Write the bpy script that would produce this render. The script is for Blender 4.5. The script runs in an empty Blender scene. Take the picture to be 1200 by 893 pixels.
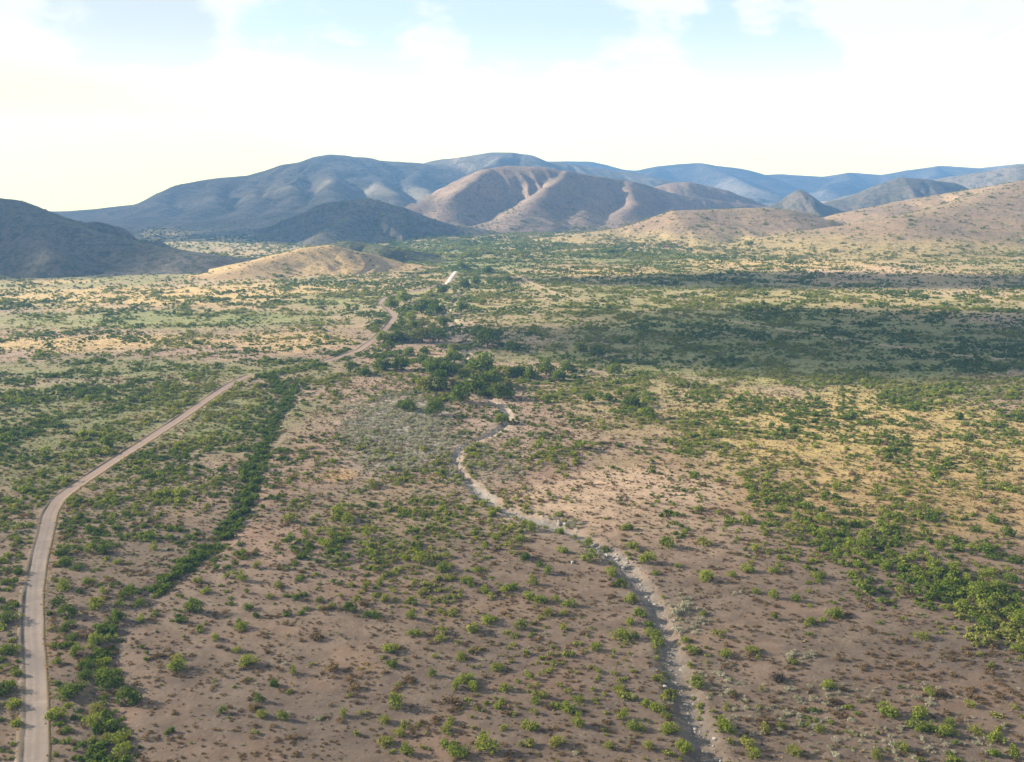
import bpy, math, random
import numpy as np
from mathutils import Vector

# ------------------------------------------------------------------ camera, world, sun, exposure
scene = bpy.context.scene
F, CX, CY, HZ, CAMH = 1150.0, 600.0, 446.5, 215.0, 120.0     # focal length in photo pixels, centre, horizon row, height (m)
PITCH = math.atan((CY - HZ) / F)
SUN_EL, SUN_AZ = math.radians(20.0), math.radians(75.0)        # azimuth counted to the left of the view direction
SUN = Vector((-math.sin(SUN_AZ) * math.cos(SUN_EL), math.cos(SUN_AZ) * math.cos(SUN_EL), math.sin(SUN_EL)))

cam_data = bpy.data.cameras.new('camera')
cam_data.sensor_width = 36.0
cam_data.lens = F / 1200.0 * 36.0
cam_data.clip_start = 1.0
cam_data.clip_end = 60000.0
cam = bpy.data.objects.new('camera', cam_data)
scene.collection.objects.link(cam)
cam.location = (0, 0, CAMH)
cam.rotation_euler = (math.pi / 2 - PITCH, 0, 0)
scene.camera = cam

sun_data = bpy.data.lights.new('sun', 'SUN')
sun_data.energy = 5.0
sun_data.angle = math.radians(0.5)
sun_data.color = (1.0, 0.86, 0.66)
sun = bpy.data.objects.new('sun', sun_data)
scene.collection.objects.link(sun)
sun.location = SUN * 3000
sun.rotation_euler = (-SUN).to_track_quat('-Z', 'Y').to_euler()

scene.view_settings.view_transform = 'Standard'
scene.view_settings.look = 'None'
scene.view_settings.exposure = 2.12
scene.view_settings.gamma = 1.0
scene.view_settings.use_curve_mapping = False
scene.render.engine = 'CYCLES'
scene.cycles.max_bounces = 5
scene.cycles.diffuse_bounces = 2
scene.cycles.transmission_bounces = 3
scene.cycles.volume_bounces = 0
scene.cycles.transparent_max_bounces = 8
scene.cycles.use_denoising = True


class NT:
    """small helper for node trees"""
    def __init__(self, tree):
        self.t = tree
        tree.nodes.clear()

    def n(self, typ, **kw):
        nd = self.t.nodes.new(typ)
        for k, v in kw.items():
            if k.startswith('i_'):
                nd.inputs[k[2:].replace('_', ' ')].default_value = v
            else:
                setattr(nd, k, v)
        return nd

    def l(self, a, b):
        self.t.links.new(a, b)

    def val(self, x, sock):
        if isinstance(x, (int, float)):
            sock.default_value = x
        elif isinstance(x, (tuple, list)):
            sock.default_value = tuple(x) + ((1.0,) if len(x) == 3 and len(sock.default_value) == 4 else ())
        else:
            self.l(x, sock)

    def math(self, op, a, b=0.0, c=0.0, clamp=False):
        nd = self.n('ShaderNodeMath', operation=op, use_clamp=clamp)
        for i, x in enumerate((a, b, c)):
            self.val(x, nd.inputs[i])
        return nd.outputs[0]

    def mix(self, fac, a, b, blend='MIX'):
        nd = self.n('ShaderNodeMix', data_type='RGBA', blend_type=blend)
        self.val(fac, nd.inputs[0])
        self.val(a, nd.inputs[6])
        self.val(b, nd.inputs[7])
        return nd.outputs[2]

    def noise(self, vec, scale, detail=4.0, rough=0.55, dist=0.0):
        nd = self.n('ShaderNodeTexNoise')
        if vec is not None:
            self.l(vec, nd.inputs['Vector'])
        nd.inputs['Scale'].default_value = scale
        nd.inputs['Detail'].default_value = detail
        nd.inputs['Roughness'].default_value = rough
        nd.inputs['Distortion'].default_value = dist
        return nd.outputs['Fac']

    def ramp(self, fac, lo, hi, a=0.0, b=1.0):
        nd = self.n('ShaderNodeMapRange', clamp=True, interpolation_type='SMOOTHSTEP')
        self.val(fac, nd.inputs[0])
        for i, x in enumerate((lo, hi, a, b)):
            nd.inputs[1 + i].default_value = x
        return nd.outputs[0]


# sky: Nishita atmosphere with a layer of cloud
world = bpy.data.worlds.new('World')
scene.world = world
world.use_nodes = True
w = NT(world.node_tree)
sky = w.n('ShaderNodeTexSky', sky_type='NISHITA', sun_disc=False)
sky.sun_elevation = SUN_EL
sky.sun_rotation = -SUN_AZ
sky.altitude = 1200
sky.air_density = 1.0
sky.dust_density = 2.0
sky.ozone_density = 1.0
tc = w.n('ShaderNodeTexCoord')
sep = w.n('ShaderNodeSeparateXYZ')
w.l(tc.outputs['Generated'], sep.inputs[0])
zz = w.math('ADD', w.math('MAXIMUM', sep.outputs[2], 0.0), 0.10)
comb = w.n('ShaderNodeCombineXYZ')
w.l(w.math('DIVIDE', sep.outputs[0], zz), comb.inputs[0])
w.l(w.math('DIVIDE', sep.outputs[1], zz), comb.inputs[1])
comb.inputs[2].default_value = 3.7
mp = w.n('ShaderNodeMapping')
mp.inputs['Scale'].default_value = (1.0, 1.0, 2.3)
mp.inputs['Location'].default_value = (0.35, 0.1, 0.9)
w.l(tc.outputs['Generated'], mp.inputs['Vector'])
P = mp.outputs[0]
nA = w.noise(P, 6.5, 9.0, 0.58, 0.1)


def towards(px, py, radius, amount):
    """a bank of cloud (or a clearing, if negative) around one compass direction and height"""
    u, v = (px - CX) / F, (CY - py) / F
    d = Vector((u, math.cos(PITCH) + v * math.sin(PITCH), -math.sin(PITCH) + v * math.cos(PITCH))).normalized()
    dp = w.n('ShaderNodeVectorMath', operation='DOT_PRODUCT')
    w.l(tc.outputs['Generated'], dp.inputs[0])
    dp.inputs[1].default_value = d
    return w.ramp(dp.outputs['Value'], math.cos(radius / F), 1.0, 0.0, amount)


nA = w.math('MULTIPLY_ADD', w.math('SUBTRACT', nA, 0.5), 1.9, 0.5)
cov_in = w.math('ADD', w.math('ADD', nA, w.ramp(sep.outputs[2], 0.06, 0.16, 0.16, 0.03)), w.ramp(sep.outputs[2], 0.22, 0.55, 0.0, -0.13))
for q in ((420, -30, 190, -0.16), (650, 10, 150, -0.16), (890, 55, 110, -0.15), (300, 0, 80, -0.12), (40, 30, 260, 0.30), (1120, 60, 220, 0.22), (500, 45, 60, 0.14), (720, 100, 140, 0.16), (890, 8, 40, 0.2), (380, 80, 90, 0.12)):
    cov_in = w.math('ADD', cov_in, towards(*q))
cov = w.ramp(cov_in, 0.44, 0.64)
nB = w.noise(P, 7.5, 6.0, 0.55, 0.2)
shade = w.ramp(w.math('ADD', w.math('ADD', nB, towards(150, 10, 110, 0.30)), towards(1150, 110, 130, 0.12)), 0.55, 0.72)
cloud_col = w.mix(w.math('MULTIPLY', shade, 0.75), (5.5, 5.3, 4.15), (3.6, 3.8, 3.8))
hazy = w.mix(w.ramp(sep.outputs[2], 0.02, 0.20, 0.75, 0.58), sky.outputs[0], (4.7, 5.0, 4.75))
skycol = w.mix(w.math('MULTIPLY', cov, 0.94), hazy, cloud_col)
skycol = w.mix(w.ramp(sep.outputs[2], -0.02, 0.16, 1.0, 0.0), skycol, (12.0, 10.0, 2.4))
bg = w.n('ShaderNodeBackground')
bg.inputs['Strength'].default_value = 0.05
w.l(skycol, bg.inputs['Color'])
wo = w.n('ShaderNodeOutputWorld')
w.l(bg.outputs[0], wo.inputs[0])

# ------------------------------------------------------------------ helpers
rng = np.random.default_rng(11)
random.seed(4)
COL = scene.collection


def link(o, parent=None):
    COL.objects.link(o)
    if parent is not None:
        o.parent = parent
    return o


def tag(o, label=None, cat=None, group=None, kind=None):
    if label: o['label'] = label
    if cat: o['category'] = cat
    if group: o['group'] = group
    if kind: o['kind'] = kind
    return o


def mesh_obj(name, verts, faces, mat, parent=None, smooth=False, do_link=True):
    me = bpy.data.meshes.new(name)
    if isinstance(verts, np.ndarray) and isinstance(faces, np.ndarray):
        nv, nf, k = len(verts), len(faces), faces.shape[1]
        me.vertices.add(nv)
        me.vertices.foreach_set('co', np.ascontiguousarray(verts, dtype=np.float32).ravel())
        me.loops.add(nf * k)
        me.loops.foreach_set('vertex_index', np.ascontiguousarray(faces, dtype=np.int32).ravel())
        me.polygons.add(nf)
        me.polygons.foreach_set('loop_start', np.arange(0, nf * k, k, dtype=np.int32))
        me.update(calc_edges=True)
    else:
        me.from_pydata([tuple(map(float, v)) for v in verts], [], [tuple(map(int, f)) for f in faces])
        me.update()
    if smooth:
        me.polygons.foreach_set('use_smooth', np.ones(len(me.polygons), dtype=bool))
    for m in (mat if isinstance(mat, (list, tuple)) else [mat]):
        me.materials.append(m)
    o = bpy.data.objects.new(name, me)
    if do_link:
        link(o, parent)
    return o


def _hash(ix, iy, seed):
    h = (ix.astype(np.int64) * 374761393 + iy.astype(np.int64) * 668265263 + seed * 982451653) & 0xffffffff
    h = ((h ^ (h >> 13)) * 1274126177) & 0xffffffff
    return ((h ^ (h >> 16)) & 0xffff) / 65535.0


def vnoise(x, y, seed=0):
    x, y = np.asarray(x, float), np.asarray(y, float)
    ix, iy = np.floor(x).astype(np.int64), np.floor(y).astype(np.int64)
    fx, fy = x - ix, y - iy
    ux, uy = fx * fx * (3 - 2 * fx), fy * fy * (3 - 2 * fy)
    a, b = _hash(ix, iy, seed), _hash(ix + 1, iy, seed)
    c, d = _hash(ix, iy + 1, seed), _hash(ix + 1, iy + 1, seed)
    return (a * (1 - ux) + b * ux) * (1 - uy) + (c * (1 - ux) + d * ux) * uy


def fbm(x, y, seed=0, octv=4, gain=0.5):
    s, amp, tot = 0.0, 1.0, 0.0
    for k in range(octv):
        s = s + amp * vnoise(x * 2 ** k, y * 2 ** k, seed + 17 * k)
        tot += amp
        amp *= gain
    return s / tot


def sstep(a, b, x):
    t = np.clip((x - a) / (b - a), 0, 1)
    return t * t * (3 - 2 * t)


SP, CP = math.sin(PITCH), math.cos(PITCH)


def ray(px, py):
    """world direction through a photo pixel, scaled so that depth along the lens axis is 1"""
    u, v = (px - CX) / F, (CY - py) / F
    return np.array([u, CP + v * SP, -SP + v * CP])


def project(x, y, z):
    dz = z - CAMH
    depth = y * CP - dz * SP
    depth = np.where(np.abs(depth) < 1e-3, 1e-3, depth)
    return CX + F * x / depth, CY - F * (y * SP + dz * CP) / depth, depth


def at_dist(px, py, D):
    r = ray(px, py)
    t = D / r[1]
    return np.array([r[0] * t, D, CAMH + r[2] * t])


def flat(px, py):
    r = ray(px, py)
    t = -CAMH / min(r[2], -0.012)
    return r[0] * t, r[1] * t


def polyline(pix, step=4.0):
    """photo pixels on the valley floor -> evenly stepped, smoothed world polyline"""
    p = np.array([flat(*q) for q in pix])
    seg = np.hypot(*np.diff(p, axis=0).T)
    s = np.concatenate([[0], np.cumsum(seg)])
    n = max(int(s[-1] / step), 2)
    t = np.linspace(0, s[-1], n)
    q = np.stack([np.interp(t, s, p[:, 0]), np.interp(t, s, p[:, 1])], 1)
    for _ in range(6):
        q[1:-1] = 0.25 * q[:-2] + 0.5 * q[1:-1] + 0.25 * q[2:]
    return q


def dist_line(x, y, line, reach=60.0):
    """distance to a polyline and signed side (positive = right of its direction); far points read as 1e3"""
    x, y = np.asarray(x, float).ravel(), np.asarray(y, float).ravel()
    d = np.full(len(x), 1e3)
    sd = np.zeros(len(x))
    lo, hi = line.min(0) - reach, line.max(0) + reach
    idx = np.where((x > lo[0]) & (x < hi[0]) & (y > lo[1]) & (y < hi[1]))[0]
    if len(idx) == 0:
        return d, sd
    xx, yy = x[idx], y[idx]
    bd, bs = np.full(len(idx), 1e3), np.zeros(len(idx))
    for a, b in zip(line[:-1], line[1:]):
        ab = b - a
        t = np.clip(((xx - a[0]) * ab[0] + (yy - a[1]) * ab[1]) / (ab @ ab + 1e-9), 0, 1)
        ex, ey = xx - (a[0] + t * ab[0]), yy - (a[1] + t * ab[1])
        dd = np.hypot(ex, ey)
        m = dd < bd
        bd = np.where(m, dd, bd)
        bs = np.where(m, ex * ab[1] - ey * ab[0], bs)
    d[idx], sd[idx] = bd, np.sign(bs)
    return d, sd


ROAD_PX = [(36, 1010), (40, 893), (42, 850), (41, 800), (38, 740), (40, 690), (47, 650), (54, 622), (58, 602), (68, 585), (90, 568),
           (120, 548), (160, 524), (200, 498), (240, 470), (270, 450), (292, 440), (330, 432), (375, 425), (400, 418), (420, 411),
           (440, 397), (456, 381), (463, 371), (457, 364), (446, 355), (450, 350), (464, 346), (500, 338), (525, 332), (534, 318)]
ROAD_NEAR, ROAD_FAR = polyline(ROAD_PX[:17], 2.2), polyline(ROAD_PX[18:], 4.0)
WASH_PX = [(850, 1000), (830, 893), (817, 860), (806, 825), (796, 800), (788, 769), (778, 731), (768, 703), (750, 683), (733, 661), (708, 643),
           (673, 622), (624, 608), (589, 597), (568, 585), (552, 566), (536, 548), (530, 534), (545, 522), (566, 514), (590, 502), (598, 488),
           (588, 474), (560, 462), (545, 446), (540, 430), (548, 413), (545, 395), (535, 380), (525, 362), (540, 345), (556, 330), (566, 315)]
WASH = polyline(WASH_PX, 5.0)
ARROYO_PX = [(128, 960), (138, 893), (140, 870), (122, 845), (140, 822), (125, 795), (118, 770), (130, 745), (152, 720), (178, 698), (212, 672),
             (250, 645), (285, 605), (296, 572), (300, 545), (318, 508), (326, 485), (345, 470), (332, 455), (322, 442)]
ARROYO = polyline(ARROYO_PX, 5.0)
TRACK_PX = [(588, 313), (621, 330), (645, 342), (682, 352), (739, 359), (800, 368), (870, 378), (940, 389), (1008, 399), (1055, 407), (1102, 414),
            (1152, 419), (1200, 423), (1300, 430)]
TRACK = polyline(TRACK_PX, 8.0)
TRACK2 = polyline([(150, 560), (160, 545), (205, 520), (209, 508), (216, 500)], 4.0)


def dist_road(x, y):
    a, sa = dist_line(x, y, ROAD_NEAR)
    b, sb = dist_line(x, y, ROAD_FAR)
    return np.minimum(a, b), np.where(a < b, sa, sb)


def G(x, y):
    """height of the valley floor"""
    shp = np.shape(x)
    x, y = np.asarray(x, float).ravel(), np.asarray(y, float).ravel()
    far = sstep(900, 2000, y)
    z = 1.6 * (fbm(x / 130, y / 130, 3, 2) - 0.5) + far * 16 * (fbm(x / 420, y / 420, 5, 3) - 0.45)
    z = z + sstep(1500, 3200, y) * sstep(200, 1200, x) * 26
    z = z - sstep(0.06, 0.2, -x / np.maximum(y, 1.0)) * np.maximum(y - 4900, 0) * 0.12       # and behind the range
    z = z - sstep(0.36, 0.43, -x / np.maximum(y, 1.0)) * np.maximum(y - 1900, 0) * 0.07      # the plain falls away beyond the left hill
    z = z + 0.25 * (vnoise(x / 14, y / 14, 9) - 0.5)
    d, _ = dist_line(x, y, WASH)
    wv = (1.7 + 1.5 * vnoise(x / 18, y / 18, 21)) * (1 - 0.5 * sstep(365, 400, y))
    z = z - 1.3 * (1 - sstep(wv * 0.8, wv * 1.5, d))
    d, _ = dist_line(x, y, ARROYO)
    z = z - 0.7 * (1 - sstep(1.0, 7.0, d))
    return z.reshape(shp)


def ground_at(px, py):
    x, y = flat(px, py)
    r = ray(px, py)
    for _ in range(8):
        z = float(G(np.array([x]), np.array([y]))[0])
        if r[2] > -0.005:
            break
        t = (z - CAMH) / r[2]
        nx, ny = r[0] * t, r[1] * t
        x, y = 0.4 * x + 0.6 * nx, 0.4 * y + 0.6 * ny
    return x, y, float(G(np.array([x]), np.array([y]))[0])


# ------------------------------------------------------------------ materials
def new_mat(name):
    m = bpy.data.materials.new(name)
    m.use_nodes = True
    return m, NT(m.node_tree)


def finish(t, color, rough=0.9, bump=None, spec=0.2, bump_strength=0.4, bump_dist=0.3):
    p = t.n('ShaderNodeBsdfPrincipled')
    t.val(color, p.inputs['Base Color'])
    t.val(rough, p.inputs['Roughness'])
    p.inputs['Specular IOR Level'].default_value = spec
    if bump is not None:
        b = t.n('ShaderNodeBump')
        b.inputs['Strength'].default_value = bump_strength
        b.inputs['Distance'].default_value = bump_dist
        t.l(bump, b.inputs['Height'])
        t.l(b.outputs[0], p.inputs['Normal'])
    o = t.n('ShaderNodeOutputMaterial')
    t.l(p.outputs[0], o.inputs[0])
    return p


def ground_material():
    m, t = new_mat('desert_ground')
    geo = t.n('ShaderNodeNewGeometry')
    pos = geo.outputs['Position']
    at = t.n('ShaderNodeAttribute', attribute_name='soil')
    n1 = t.noise(pos, 0.9, 6.0, 0.65)
    n2 = t.noise(pos, 0.16, 5.0, 0.6)
    n3 = t.noise(pos, 0.035, 4.0, 0.55)
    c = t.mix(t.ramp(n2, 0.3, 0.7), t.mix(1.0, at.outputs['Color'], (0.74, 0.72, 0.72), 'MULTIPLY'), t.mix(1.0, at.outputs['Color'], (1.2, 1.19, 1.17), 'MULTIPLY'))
    c = t.mix(t.ramp(n1, 0.53, 0.68, 0.0, 0.65), c, (0.085, 0.066, 0.043))          # litter and low dry herbs
    c = t.mix(t.ramp(n1, 0.42, 0.30, 0.0, 0.35), c, (0.28, 0.225, 0.18))           # pale crust
    n6 = t.noise(pos, 3.2, 3.0, 0.7)
    c = t.mix(t.ramp(n6, 0.52, 0.66, 0.0, 0.5), c, (0.075, 0.06, 0.042))
    c = t.mix(t.ramp(n3, 0.45, 0.7, 0.0, 0.30), c, (0.20, 0.122, 0.082))           # redder soil
    finish(t, c, 0.95, n1, 0.1, 0.5, 0.35)
    return m


def hill_material(name, base, rock, shrub, amount, scale=0.07, foot=0.0):
    m, t = new_mat(name)
    geo = t.n('ShaderNodeNewGeometry')
    pos = geo.outputs['Position']
    n1 = t.noise(pos, scale, 5.0, 0.7)
    n2 = t.noise(pos, 0.009, 5.0, 0.6)
    n3 = t.noise(pos, 0.02, 4.0, 0.6, 0.6)
    c = t.mix(t.ramp(n2, 0.35, 0.65), base, rock)
    sz = t.n('ShaderNodeSeparateXYZ')
    t.l(pos, sz.inputs[0])
    c = t.mix(t.ramp(t.math('ADD', sz.outputs[2], t.math('MULTIPLY', n2, 24.0)), 20.0, 46.0, foot, 0.0), c, (0.29, 0.225, 0.10))
    c = t.mix(t.ramp(n3, 0.5, 0.7, 0.0, 0.6), c, tuple(0.5 * (a + b) for a, b in zip(rock, shrub)))
    n4 = t.noise(pos, scale * 2.6, 3.0, 0.6)
    c = t.mix(t.ramp(n1, 0.60 - amount * 0.2, 0.68 - amount * 0.2, 0.0, 0.85), c, shrub)
    c = t.mix(t.ramp(n4, 0.54, 0.62, 0.0, 0.8), c, shrub)
    finish(t, c, 0.95, n1, 0.1, 0.5, 4.0)
    return m


def foliage_material(name, dark, light, trans=0.35, hue_spread=True):
    m, t = new_mat(name)
    oi = t.n('ShaderNodeObjectInfo')
    at = t.n('ShaderNodeAttribute', attribute_name='tone')
    f = t.math('ADD', t.math('MULTIPLY', oi.outputs['Random'], 0.6), t.math('MULTIPLY', at.outputs['Fac'], 0.4))
    c = t.mix(f, dark, light)
    d = t.n('ShaderNodeBsdfDiffuse')
    t.l(c, d.inputs[0])
    tr = t.n('ShaderNodeBsdfTranslucent')
    t.l(t.mix(1.0, c, (1.25, 1.2, 0.55), 'MULTIPLY'), tr.inputs[0])
    mx = t.n('ShaderNodeMixShader')
    mx.inputs[0].default_value = trans
    t.l(d.outputs[0], mx.inputs[1])
    t.l(tr.outputs[0], mx.inputs[2])
    o = t.n('ShaderNodeOutputMaterial')
    t.l(mx.outputs[0], o.inputs[0])
    return m


def plain_material(name, a, b, scale=3.0, rough=0.9):
    m, t = new_mat(name)
    tcx = t.n('ShaderNodeTexCoord')
    n1 = t.noise(tcx.outputs['Object'], scale, 4.0, 0.6)
    oi = t.n('ShaderNodeObjectInfo')
    f = t.math('ADD', t.math('MULTIPLY', n1, 0.7), t.math('MULTIPLY', oi.outputs['Random'], 0.3))
    finish(t, t.mix(f, a, b), rough, n1, 0.15, 0.4, 0.05)
    return m


M_ground = ground_material()
M_leaf = {
    'bright green': foliage_material('leaf_bright', (0.095, 0.132, 0.023), (0.19, 0.22, 0.042), 0.38),
    'deep green': foliage_material('leaf_deep', (0.05, 0.08, 0.016), (0.115, 0.155, 0.028), 0.33),
    'olive': foliage_material('leaf_olive', (0.115, 0.135, 0.035), (0.21, 0.215, 0.06), 0.36),
}
M_dry = foliage_material('leaf_dry', (0.085, 0.06, 0.034), (0.19, 0.135, 0.078), 0.3)
M_grey = foliage_material('leaf_grey', (0.17, 0.17, 0.13), (0.35, 0.34, 0.275), 0.25)
M_gold = foliage_material('leaf_gold', (0.22, 0.155, 0.06), (0.38, 0.28, 0.12), 0.3)
M_stem = plain_material('bark', (0.07, 0.05, 0.037), (0.16, 0.12, 0.09))
M_stone = plain_material('stone', (0.13, 0.12, 0.112), (0.30, 0.285, 0.27), 1.5)

# ------------------------------------------------------------------ the valley floor
def axis(marks):
    out = []
    for (a, b, s0, s1) in marks:
        p, n = a, 0
        while p < b:
            out.append(p)
            f = (p - a) / (b - a)
            p += s0 + (s1 - s0) * f
    out.append(marks[-1][1])
    return np.array(out)


half = axis([(0, 240, 1.7, 2.2), (240, 600, 2.2, 7), (600, 1500, 7, 30), (1500, 8500, 30, 450)])
gx = np.concatenate([-half[:0:-1], half])
gy = np.concatenate([-axis([(0, 8500, 60, 700)])[:0:-1], axis([(0, 150, 30, 8), (150, 420, 1.7, 2.4), (420, 1000, 2.4, 9), (1000, 2600, 9, 28), (2600, 8500, 28, 350)])])
X, Y = np.meshgrid(gx, gy)
Z = G(X, Y)
nx, ny = len(gx), len(gy)


def soil_colours(x, y):
    x, y = x.ravel(), y.ravel()
    px, py, dep = project(x, y, 0 * x)
    col = np.empty((len(x), 3))
    col[:] = (0.270, 0.195, 0.148)
    nz = fbm(x / 40, y / 40, 31, 4) - 0.5
    nf = fbm(x / 120, y / 240, 37, 4) - 0.5

    def lay(wt, c):
        wt = np.clip(wt, 0, 1)[:, None]
        col[:] = col * (1 - wt) + np.array(c) * wt

    def blob(bx, by, rx, ry, c, a=1.0, soft=0.5, rough=0.9):
        cx, cy = flat(bx, by)
        x1, _ = flat(bx + rx, by)
        _, y1 = flat(bx, by - ry)
        _, y0 = flat(bx, by + ry)
        r = np.hypot((x - cx) / abs(x1 - cx), (y - cy) / (0.5 * (y1 - y0)))
        lay(a * (1 - sstep(1 - soft, 1 + soft * 0.6, r + rough * nz + 0.5 * rough * nf)), c)

    gold, green, pale, dark = (0.46, 0.335, 0.15), (0.165, 0.195, 0.06), (0.45, 0.325, 0.215), (0.185, 0.14, 0.112)
    far = sstep(700, 1100, y)
    lay(far * 0.8, (0.35, 0.275, 0.125))
    lay(far * sstep(-0.10, 0.10, nf) * 0.65, green)
    lay(sstep(1500, 2400, y) * 0.7, (0.36, 0.27, 0.14))
    lay(sstep(0.05, 0.22, nz) * 0.35, (0.36, 0.275, 0.215))
    lay(sstep(-0.04, -0.2, nz) * 0.45, (0.185, 0.14, 0.11))
    # left plain
    blob(130, 345, 260, 11, gold, 0.9); blob(330, 340, 120, 9, gold, 0.7); blob(90, 402, 170, 10, gold, 0.75); blob(330, 400, 80, 12, gold, 0.6)
    blob(190, 375, 200, 11, green, 0.85); blob(380, 350, 60, 8, green, 0.6); blob(60, 330, 70, 3, gold, 0.8)
    blob(160, 435, 260, 16, (0.165, 0.175, 0.07), 0.85)
    blob(110, 490, 280, 62, (0.165, 0.185, 0.072), 0.9); blob(120, 600, 160, 60, (0.215, 0.175, 0.125), 0.6)
    # centre
    blob(540, 290, 60, 12, green, 0.8); blob(560, 310, 70, 10, green, 0.7); blob(600, 345, 80, 14, (0.36, 0.27, 0.16), 0.6)
    blob(700, 318, 60, 6, gold, 0.8); blob(770, 300, 110, 8, green, 0.75); blob(560, 385, 40, 14, (0.33, 0.24, 0.18), 0.7)
    blob(500, 418, 40, 7, (0.36, 0.25, 0.165), 0.8)
    # right plain
    blob(1000, 316, 110, 8, pale, 0.9); blob(900, 306, 120, 7, gold, 0.8); blob(1150, 300, 110, 8, green, 0.6); blob(860, 286, 90, 6, pale, 0.8)
    blob(700, 280, 90, 6, pale, 0.6); blob(1000, 345, 260, 10, (0.33, 0.28, 0.13), 0.6); blob(1150, 345, 60, 8, pale, 0.6)
    blob(940, 400, 360, 52, (0.16, 0.185, 0.06), 0.9)
    blob(1010, 505, 280, 60, (0.42, 0.325, 0.13), 0.9); blob(1080, 590, 220, 44, (0.44, 0.315, 0.145), 0.9); blob(760, 480, 120, 40, (0.27, 0.225, 0.115), 0.6); blob(470, 600, 110, 40, (0.26, 0.22, 0.12), 0.5)
    # bare flats
    blob(690, 590, 130, 34, (0.53, 0.39, 0.28), 0.95); blob(760, 570, 90, 22, (0.53, 0.39, 0.28), 0.8); blob(810, 620, 90, 30, (0.38, 0.28, 0.20), 0.7)
    blob(620, 520, 90, 22, (0.36, 0.275, 0.205), 0.5)
    blob(400, 556, 22, 8, (0.48, 0.31, 0.155), 0.9, rough=0.4); blob(430, 470, 40, 12, (0.34, 0.25, 0.19), 0.6); blob(380, 505, 40, 24, (0.31, 0.22, 0.165), 0.6)
    blob(300, 640, 60, 30, (0.36, 0.25, 0.19), 0.9); blob(350, 665, 70, 30, (0.31, 0.225, 0.18), 0.8)
    blob(250, 840, 120, 60, (0.215, 0.165, 0.14), 0.9); blob(280, 800, 30, 32, (0.36, 0.28, 0.235), 0.8, 0.7, 1.4); blob(225, 808, 40, 8, (0.34, 0.265, 0.22), 0.6, 0.7, 1.4)
    blob(560, 830, 300, 80, (0.20, 0.152, 0.128), 0.8)
    blob(429, 781, 19, 6, (0.46, 0.325, 0.175), 0.9, rough=0.4); blob(517, 721, 12, 7, (0.42, 0.31, 0.18), 0.8, rough=0.4); blob(623, 747, 8, 4, (0.40, 0.20, 0.16), 0.7, rough=0.4)
    blob(1070, 790, 190, 50, dark, 0.8); blob(980, 860, 260, 40, (0.215, 0.165, 0.14), 0.7); blob(900, 720, 120, 40, (0.25, 0.185, 0.145), 0.6)
    blob(465, 505, 70, 48, (0.29, 0.275, 0.235), 0.85)
    # wash gravel, arroyo bed, track
    d, sd = dist_line(x, y, WASH)
    wv = (1.7 + 1.5 * vnoise(x / 18, y / 18, 21)) * (1 - 0.5 * sstep(365, 400, y))
    g = 1 - sstep(wv * 0.9, wv * 1.5, d + 2.5 * (vnoise(x / 6, y / 6, 41) - 0.5))
    g = g * (1 - 0.4 * sstep(380, 400, y)) * (1 - sstep(700, 900, y))
    lay(g, (0.33, 0.315, 0.30))
    lay((1 - sstep(3, 14, d)) * (1 - g) * 0.4, (0.33, 0.285, 0.235))
    d, sd = dist_line(x, y, ARROYO)
    lay((1 - sstep(2, 7, d)) * 0.5, (0.20, 0.165, 0.14))
    d, sd = dist_line(x, y, TRACK)
    lay((1 - sstep(1.5, 4.0, d)) * (0.45 + 0.4 * (vnoise(x / 60, y / 60, 77) > 0.45)), (0.42, 0.32, 0.22))
    d, sd = dist_line(x, y, TRACK2)
    lay((1 - sstep(0.7, 2.0, d)) * 0.7, (0.38, 0.28, 0.20))
    d, sd = dist_road(x, y)
    lay((1 - sstep(3.4, 6.5, d)) * 0.6, (0.34, 0.245, 0.165))
    lay((1 - sstep(200, 430, y + 60 * nz)) * 0.76, (0.125, 0.099, 0.082))  # darker foreground soil, with part of the thin cloud's shade put into its colour
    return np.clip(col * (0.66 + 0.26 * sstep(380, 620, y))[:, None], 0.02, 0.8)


jj, ii = np.meshgrid(np.arange(ny - 1), np.arange(nx - 1), indexing='ij')
a0 = (jj * nx + ii).ravel()
gf = np.stack([a0, a0 + 1, a0 + nx + 1, a0 + nx], 1)
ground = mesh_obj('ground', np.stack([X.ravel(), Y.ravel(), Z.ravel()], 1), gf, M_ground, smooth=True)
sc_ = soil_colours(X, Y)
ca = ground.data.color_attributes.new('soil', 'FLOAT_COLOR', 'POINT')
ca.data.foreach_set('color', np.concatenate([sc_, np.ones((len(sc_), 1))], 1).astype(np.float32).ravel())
tag(ground, 'pinkish brown desert valley floor with dry grass and bare patches', 'ground', kind='structure')


# ------------------------------------------------------------------ hills and mountains
HILLS = []


def surf(x, y):
    """height of the valley floor or of the hill standing on it"""
    z = G(x, y)
    for (x0, x1, y0, y1, A) in HILLS:
        n1, n0 = A.shape
        u, v = (x - x0) / (x1 - x0) * (n0 - 1), (y - y0) / (y1 - y0) * (n1 - 1)
        ok = np.where((u >= 0) & (u < n0 - 1.001) & (v >= 0) & (v < n1 - 1.001))[0]
        if len(ok) == 0:
            continue
        uu, vv = u[ok], v[ok]
        i, j = uu.astype(int), vv.astype(int)
        fu, fv = uu - i, vv - j
        h = (A[j, i] * (1 - fu) + A[j, i + 1] * fu) * (1 - fv) + (A[j + 1, i] * (1 - fu) + A[j + 1, i + 1] * fu) * fv
        z[ok] = np.maximum(z[ok], h)
    return z


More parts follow.
